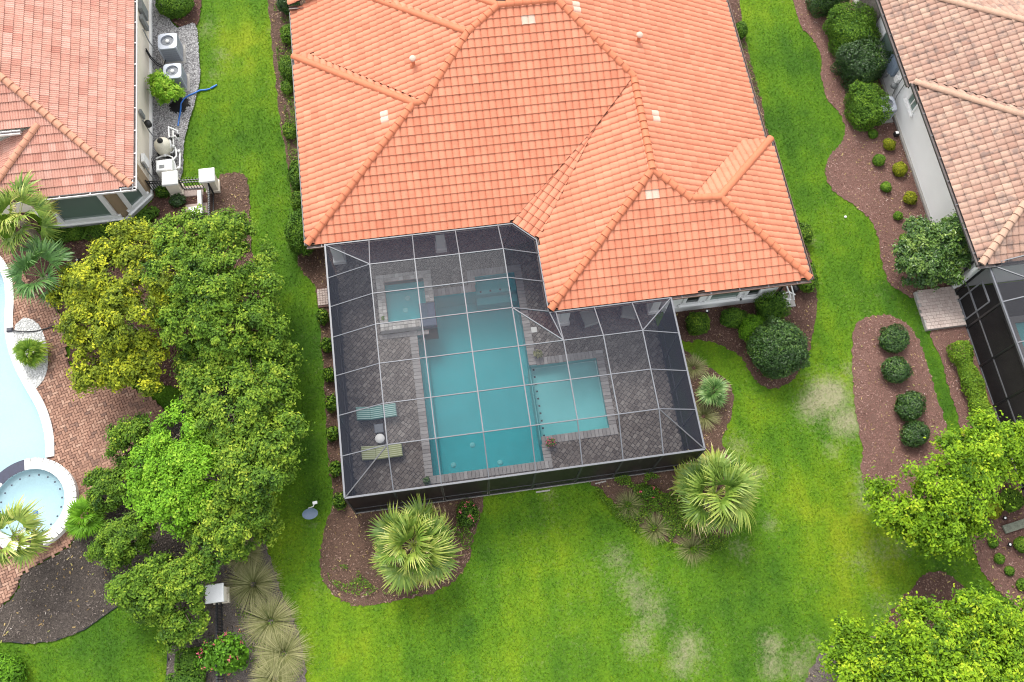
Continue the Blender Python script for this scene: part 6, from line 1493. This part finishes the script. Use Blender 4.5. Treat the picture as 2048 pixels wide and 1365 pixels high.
# satellite dish on the lawn
sd = thing('satellite_dish', 'blue grey satellite dish standing on the lawn', 'satellite dish', wp((622,1030), 0))
c = Vector(wp((620,1026), .55)); ax = Vector((.12, -.75, .62)).normalized(); u = ax.cross(Vector((0,0,1))).normalized(); w = ax.cross(u); V = [c]; F = []; N = 28
for ring, (r_, dz) in enumerate(((.12,.008),(.22,.03),(.315,.065))):
    for k in range(N):
        a = 2*math.pi*k/N; V.append(c+u*r_*math.cos(a)+w*r_*.9*math.sin(a)+ax*dz)
F += [(0, 1+k, 1+(k+1) % N) for k in range(N)]
for ring in range(2): F += [(1+ring*N+k, 1+(ring+1)*N+k, 1+(ring+1)*N+(k+1) % N, 1+ring*N+(k+1) % N) for k in range(N)]
MB().add(V, F, True).build('reflector', surf('blue grey dish', (.15,.20,.29), .4, .06, 3, spec=.5), sd)
f_end = Vector(wp((630,1006), .62)); MB().tube([c-w*.25, c.lerp(f_end, .6), f_end], .022, 6).build('arm', MAT['white_paint'], sd); MB().obox(f_end, Vector((.09,.01,0)), Vector((0,.05,.02)), Vector((0,0,.05))).build('feed_horn', MAT['white_paint'], sd)
MB().tube([(c.x, c.y+.05, 0), (c.x, c.y+.03, .5)], .035, 8).build('mast', MAT['steel_slat'], sd)

# loungers and little tables on the deck
def lounger(label, px, py, cush, ang, group='striped loungers on the deck'):
    c = at(px, py, .4); t = thing('lounger', label, 'lounger', (c.x, c.y, .12), group); t.rotation_euler = (0, 0, ang)
    def part(mb, name, mat): o = bpy.data.objects.new(name, mb.mesh(name, mat)); COL.objects.link(o); o.parent = t; return o
    for sy in (-.29, .29): part(MB().bar((-.80,sy,.27), (.86,sy,.27), .04, .05), 'side_rail', MAT['black_iron'])
    for sx in (-.7, .75):
        for sy in (-.29, .29): part(MB().bar((sx,sy,0), (sx,sy,.27), .035, .035), 'leg', MAT['black_iron'])
    part(MB().bar((.86,-.30,.27), (.86,.30,.27), .04, .05), 'foot_rail', MAT['black_iron'])
    part(MB().cbox(-.27,-.29,.295,.28,.29,.37,.03), 'cushion', MAT[cush]); part(MB().cbox(.285,-.29,.295,.84,.29,.37,.03), 'cushion', MAT[cush])
    o = part(MB().cbox(-.60,-.29,0,0,.29,.075,.03), 'back_cushion', MAT[cush]); o.location = (-.275,0,.30); o.rotation_euler = (0, R(24), 0)
    part(MB().bar((-.30,-.27,.27), (-.85,-.27,.50), .03, .03), 'back_frame', MAT['black_iron']); part(MB().bar((-.30,.27,.27), (-.85,.27,.50), .03, .03), 'back_frame', MAT['black_iron'])
    return t
lounger('teal striped lounger, the upper of two on the deck', 753, 826, 'cushion_teal', .02); lounger('olive striped lounger, the lower of two on the deck', 764, 905, 'cushion_olive', .01)
c = at(758,858,.45); t = thing('side_table', 'square grey side table between the loungers', 'side table', (c.x, c.y, .12))
MB().cbox(c.x-.19,c.y-.19,.50,c.x+.19,c.y+.19,.54,.02).build('top', MAT['steel_slat'], t)
for sx in (-.15,.15):
    for sy in (-.15,.15): MB().box(c.x+sx-.018,c.y+sy-.018,.12,c.x+sx+.018,c.y+sy+.018,.50).build('leg', MAT['steel_slat'], t)
c = at(760,878,.5); t = thing('side_table', 'round white drum table next to the square grey one', 'side table', (c.x, c.y, .12))
MB().lathe((c.x,c.y,.12), [(.15,0),(.17,.2),(.18,.42)], 24).build('drum', MAT['white_pvc'], t); MB().lathe((c.x,c.y,.54), [(.18,-.01),(.20,.0),(.20,.03),(0,.032)], 24).build('top', MAT['white_paint'], t)
# planters on the deck
def planter(label, px, py, r, leaf, flowers=None, seed=1):
    c = at(px, py, .35); t = thing('planter', label, 'planter', (c.x, c.y, .12), 'planters on the pool deck'); g = np.random.default_rng(seed)
    MB().lathe((c.x,c.y,.12), [(0,0),(r*.6,0),(r*.85,.2),(r*.9,.24),(r*.75,.23),(0,.22)], 16).build('pot', MAT['terracotta'], t)
    n = 110; d = unit(g, n, .05); P = np.array([c.x, c.y, .34])+d*np.array([r*1.15, r*1.15, .22])*g.uniform(.5, 1, (len(d), 1)); V, F = leaf_quads(P, d+np.array([0,0,.4]), .11, g); np_obj('leaves', V, F, MAT[leaf], t, {'tint': g.uniform(.2, .9, len(P))})
    if flowers: P = P[:40]+d[:40]*.04; V, F = leaf_quads(P, d[:40]+np.array([0,0,1]), .07, g, .9); np_obj('flowers', V, F, MAT[flowers], t, {'tint': g.random(len(P))})
planter('small dark planter in the lower left pool corner', 853, 962, .15, 'leaf_dark', None, 1); planter('planter with pinkish flowers at the sun shelf corner', 1101, 886, .19, 'leaf_olive', 'leaf_flower', 2); planter('planter with grey foliage above the sun shelf', 1076, 709, .19, 'leaf_grass', None, 3)
planter('little green planter on the hot tub corner ledge', 766, 640, .13, 'leaf_mid', None, 4)
c = at(1068,660,.12); o = MB().cbox(c.x-.13,c.y-.13,.10,c.x+.13,c.y+.13,.132,.008).build('skimmer_lid', MAT['white_pvc']); tag(o, 'square white skimmer lid in the deck beside the pool', 'lid')
def patio_chair(label, px, py, ang):
    c = at(px, py, .5); t = thing('patio_chair', label, 'chair', (c.x, c.y, .12), 'chairs under the porch roof'); t.rotation_euler = (0, 0, ang)
    def part(mb, name, mat): o = bpy.data.objects.new(name, mb.mesh(name, mat)); COL.objects.link(o); o.parent = t; return o
    part(MB().cbox(-.34,-.34,.28,.34,.34,.44,.04), 'seat', MAT['blind']); part(MB().cbox(-.34,.30,.40,.34,.46,.85,.04), 'backrest', MAT['blind'])
    for s in (-1, 1):
        part(MB().cbox(s*.40-.05,-.36,.2,s*.40+.05,.44,.60,.02), 'armrest', MAT['black_plastic'])
        for y in (-.32, .38): part(MB().box(s*.40-.03,y-.03,0,s*.40+.03,y+.03,.2), 'leg', MAT['black_plastic'])
patio_chair('cushioned porch chair behind the narrow white columns', 1178, 637, .2); patio_chair('cushioned porch chair nearest the corner of the cage', 1258, 622, -.3)
# cleaner hose at the neighbour's pool
hs_ = thing('pool_vacuum', 'black pool vacuum head with its hose lying over the pale coping', 'pool vacuum', wp((22,660), 0))
MB().tube([wp((22,661), .22), wp((45,664), .22), wp((70,663), .16), (*xy(95,657,.14), .14), (*xy(112,652,.14), .14), (*xy(128,646,.14), .14)], .028, 7).build('hose', MAT['black_plastic'], hs_); c = wp((20,660), .2); MB().cbox(c[0]-.14,c[1]-.09,.16,c[0]+.12,c[1]+.09,.26,.03).build('head', MAT['fan'], hs_)
ring = [wp((133+9*math.cos(a), 656+10*math.sin(a)), .15) for a in np.linspace(0, 6.28, 20)]; MB().tube(ring, .025, 6, False).build('hose_coil', MAT['black_plastic'], hs_)
GR = smooth_poly(px_poly([(62,640),(82,655),(95,690),(98,730),(90,760),(70,782),(58,775),(50,745),(34,700),(32,660),(45,642)]), 4)
gr = MB().prism(GR, .08, .125).build('gravel_ring', MAT['white_coping']); tag(gr, 'white gravel planting ring beside the pale pool', kind='structure'); pebbles(gr, GR, 420, 17, .13, surf('white pebbles', None, .8, .05, 3, tint=[(0,(.5,.5,.48)),(1,(.82,.82,.80))]), .025, .05)
# small lights and odds and ends
def path_light(label, px, py, h=.3, white=True):
    c = at(px, py, h*.7); t = thing('path_light', label, 'path light', (c.x, c.y, 0), 'small path lights'); MB().tube([(c.x,c.y,0),(c.x,c.y,h)], .02, 6).build('stake', MAT['black_plastic'], t); MB().lathe((c.x,c.y,h-.06), [(.03,0),(.10,.02),(.06,.08),(0,.09)], 12).build('hood', MAT['black_plastic'], t); MB().lathe((c.x-.03,c.y,h+.02), [(.05,0),(.045,.02),(0,.025)], 10).build('lens', MAT['white_paint'] if white else MAT['meter_grey'], t)
path_light('path light in red mulch below the bay window', 157, 522); path_light('path light in reddish mulch above the weathered board', 2009, 1037); path_light('path light in reddish mulch below the weathered board', 2019, 1090)
path_light('white lamp on a stake beside the upright shrub at the cage', 1413, 626, .7)
c = at(1793,268,.2); t = thing('flood_light', 'small black flood light on the mulch by the white wall', 'flood light', (c.x, c.y, 0)); MB().cbox(c.x-.10,c.y-.10,.08,c.x+.10,c.y+.10,.30,.03).build('housing', MAT['black_plastic'], t); MB().box(c.x-.07,c.y-.06,.302,c.x+.07,c.y+.08,.312).build('lens', MAT['white_paint'], t); MB().tube([(c.x,c.y,0),(c.x,c.y,.1)], .02, 6).build('stake', MAT['black_plastic'], t)
c = at(1691,434,.04); o = MB().lathe((c.x,c.y,.0), [(.05,0),(.07,.03),(.05,.07),(0,.08)], 12).build('sprinkler_head', MAT['white_pvc']); tag(o, 'white sprinkler head in the lawn beside the reddish bed', 'sprinkler')
a, b = Vector(wp((2008,1060), .12)), Vector(wp((2100,1030), .12)); o = MB().bar(a, b, .34, .10).build('garden_board', MAT['weathered_wood']); tag(o, 'weathered grey green board lying on mulch at the right edge', 'board')
# spare pool equipment at the south-east corner of the house
pe = thing('pool_equipment', 'white and black pool pump group at the south-east house corner', 'pool equipment', wp((1580,590), 0))
for r_ in ([(1572,568,.9),(1576,580,.8),(1580,590,.5),(1578,612,.2)], [(1582,570,.8),(1586,585,.6),(1588,600,.3)], [(1566,588,.6),(1578,584,.6),(1590,590,.5)], [(1570,598,.4),(1582,600,.4)]): MB().tube([wp((x, y), z) for x, y, z in r_], .035, 8).build('pipe', MAT['white_pvc'], pe)
for (x, y) in ((1562,588), (1590,578)):
    c = wp((x, y), .3); MB().lathe((c[0],c[1],.05), [(0,0),(.14,0),(.15,.35),(.10,.42),(0,.44)], 14).build('tank', MAT['black_plastic'], pe)
c = wp((1578,602), .2); MB().box(c[0]-.3,c[1]-.25,.02,c[0]+.3,c[1]+.35,.08).build('pad', MAT['concrete'], pe)
# black lawn edging round the lower left lawn
def edging(label, pts):
    P = [Vector((*xy(x, y), .03)) for x, y in pts]; o = MB().tube(P, .035, 6).build('lawn_edging', MAT['black_plastic']); tag(o, label, 'edging', 'black lawn edgings')
edging('black edging between dark soil and the lower left lawn', [(-40,1274),(0,1281),(50,1287),(112,1281),(170,1259),(220,1223),(252,1202)]); edging('black edging between the lower left lawn and grey soil', [(320,1234),(331,1262),(337,1300),(334,1370),(330,1440)])
c = at(12,1262,.05); o = MB().tube([wp((4,1275), .06), wp((10,1262), .07), wp((18,1248), .06), wp((24,1228), .08)], [.012,.022,.02,.01], 6).build('dead_branch', MAT['bark_pale']); tag(o, 'bleached dead branch on the dark soil at the left edge', 'branch')
for (x0, y0, x1, y1, lab) in ((1072,985,1100,981,'white plank end lying along the front cage wall'), (1190,968,1212,963,'broken white slab beside the front cage wall')):
    o = MB().bar(wp((x0,y0), .02), wp((x1,y1), .02), .06, .05).build('loose_slab', MAT['concrete']); tag(o, lab, 'slab')
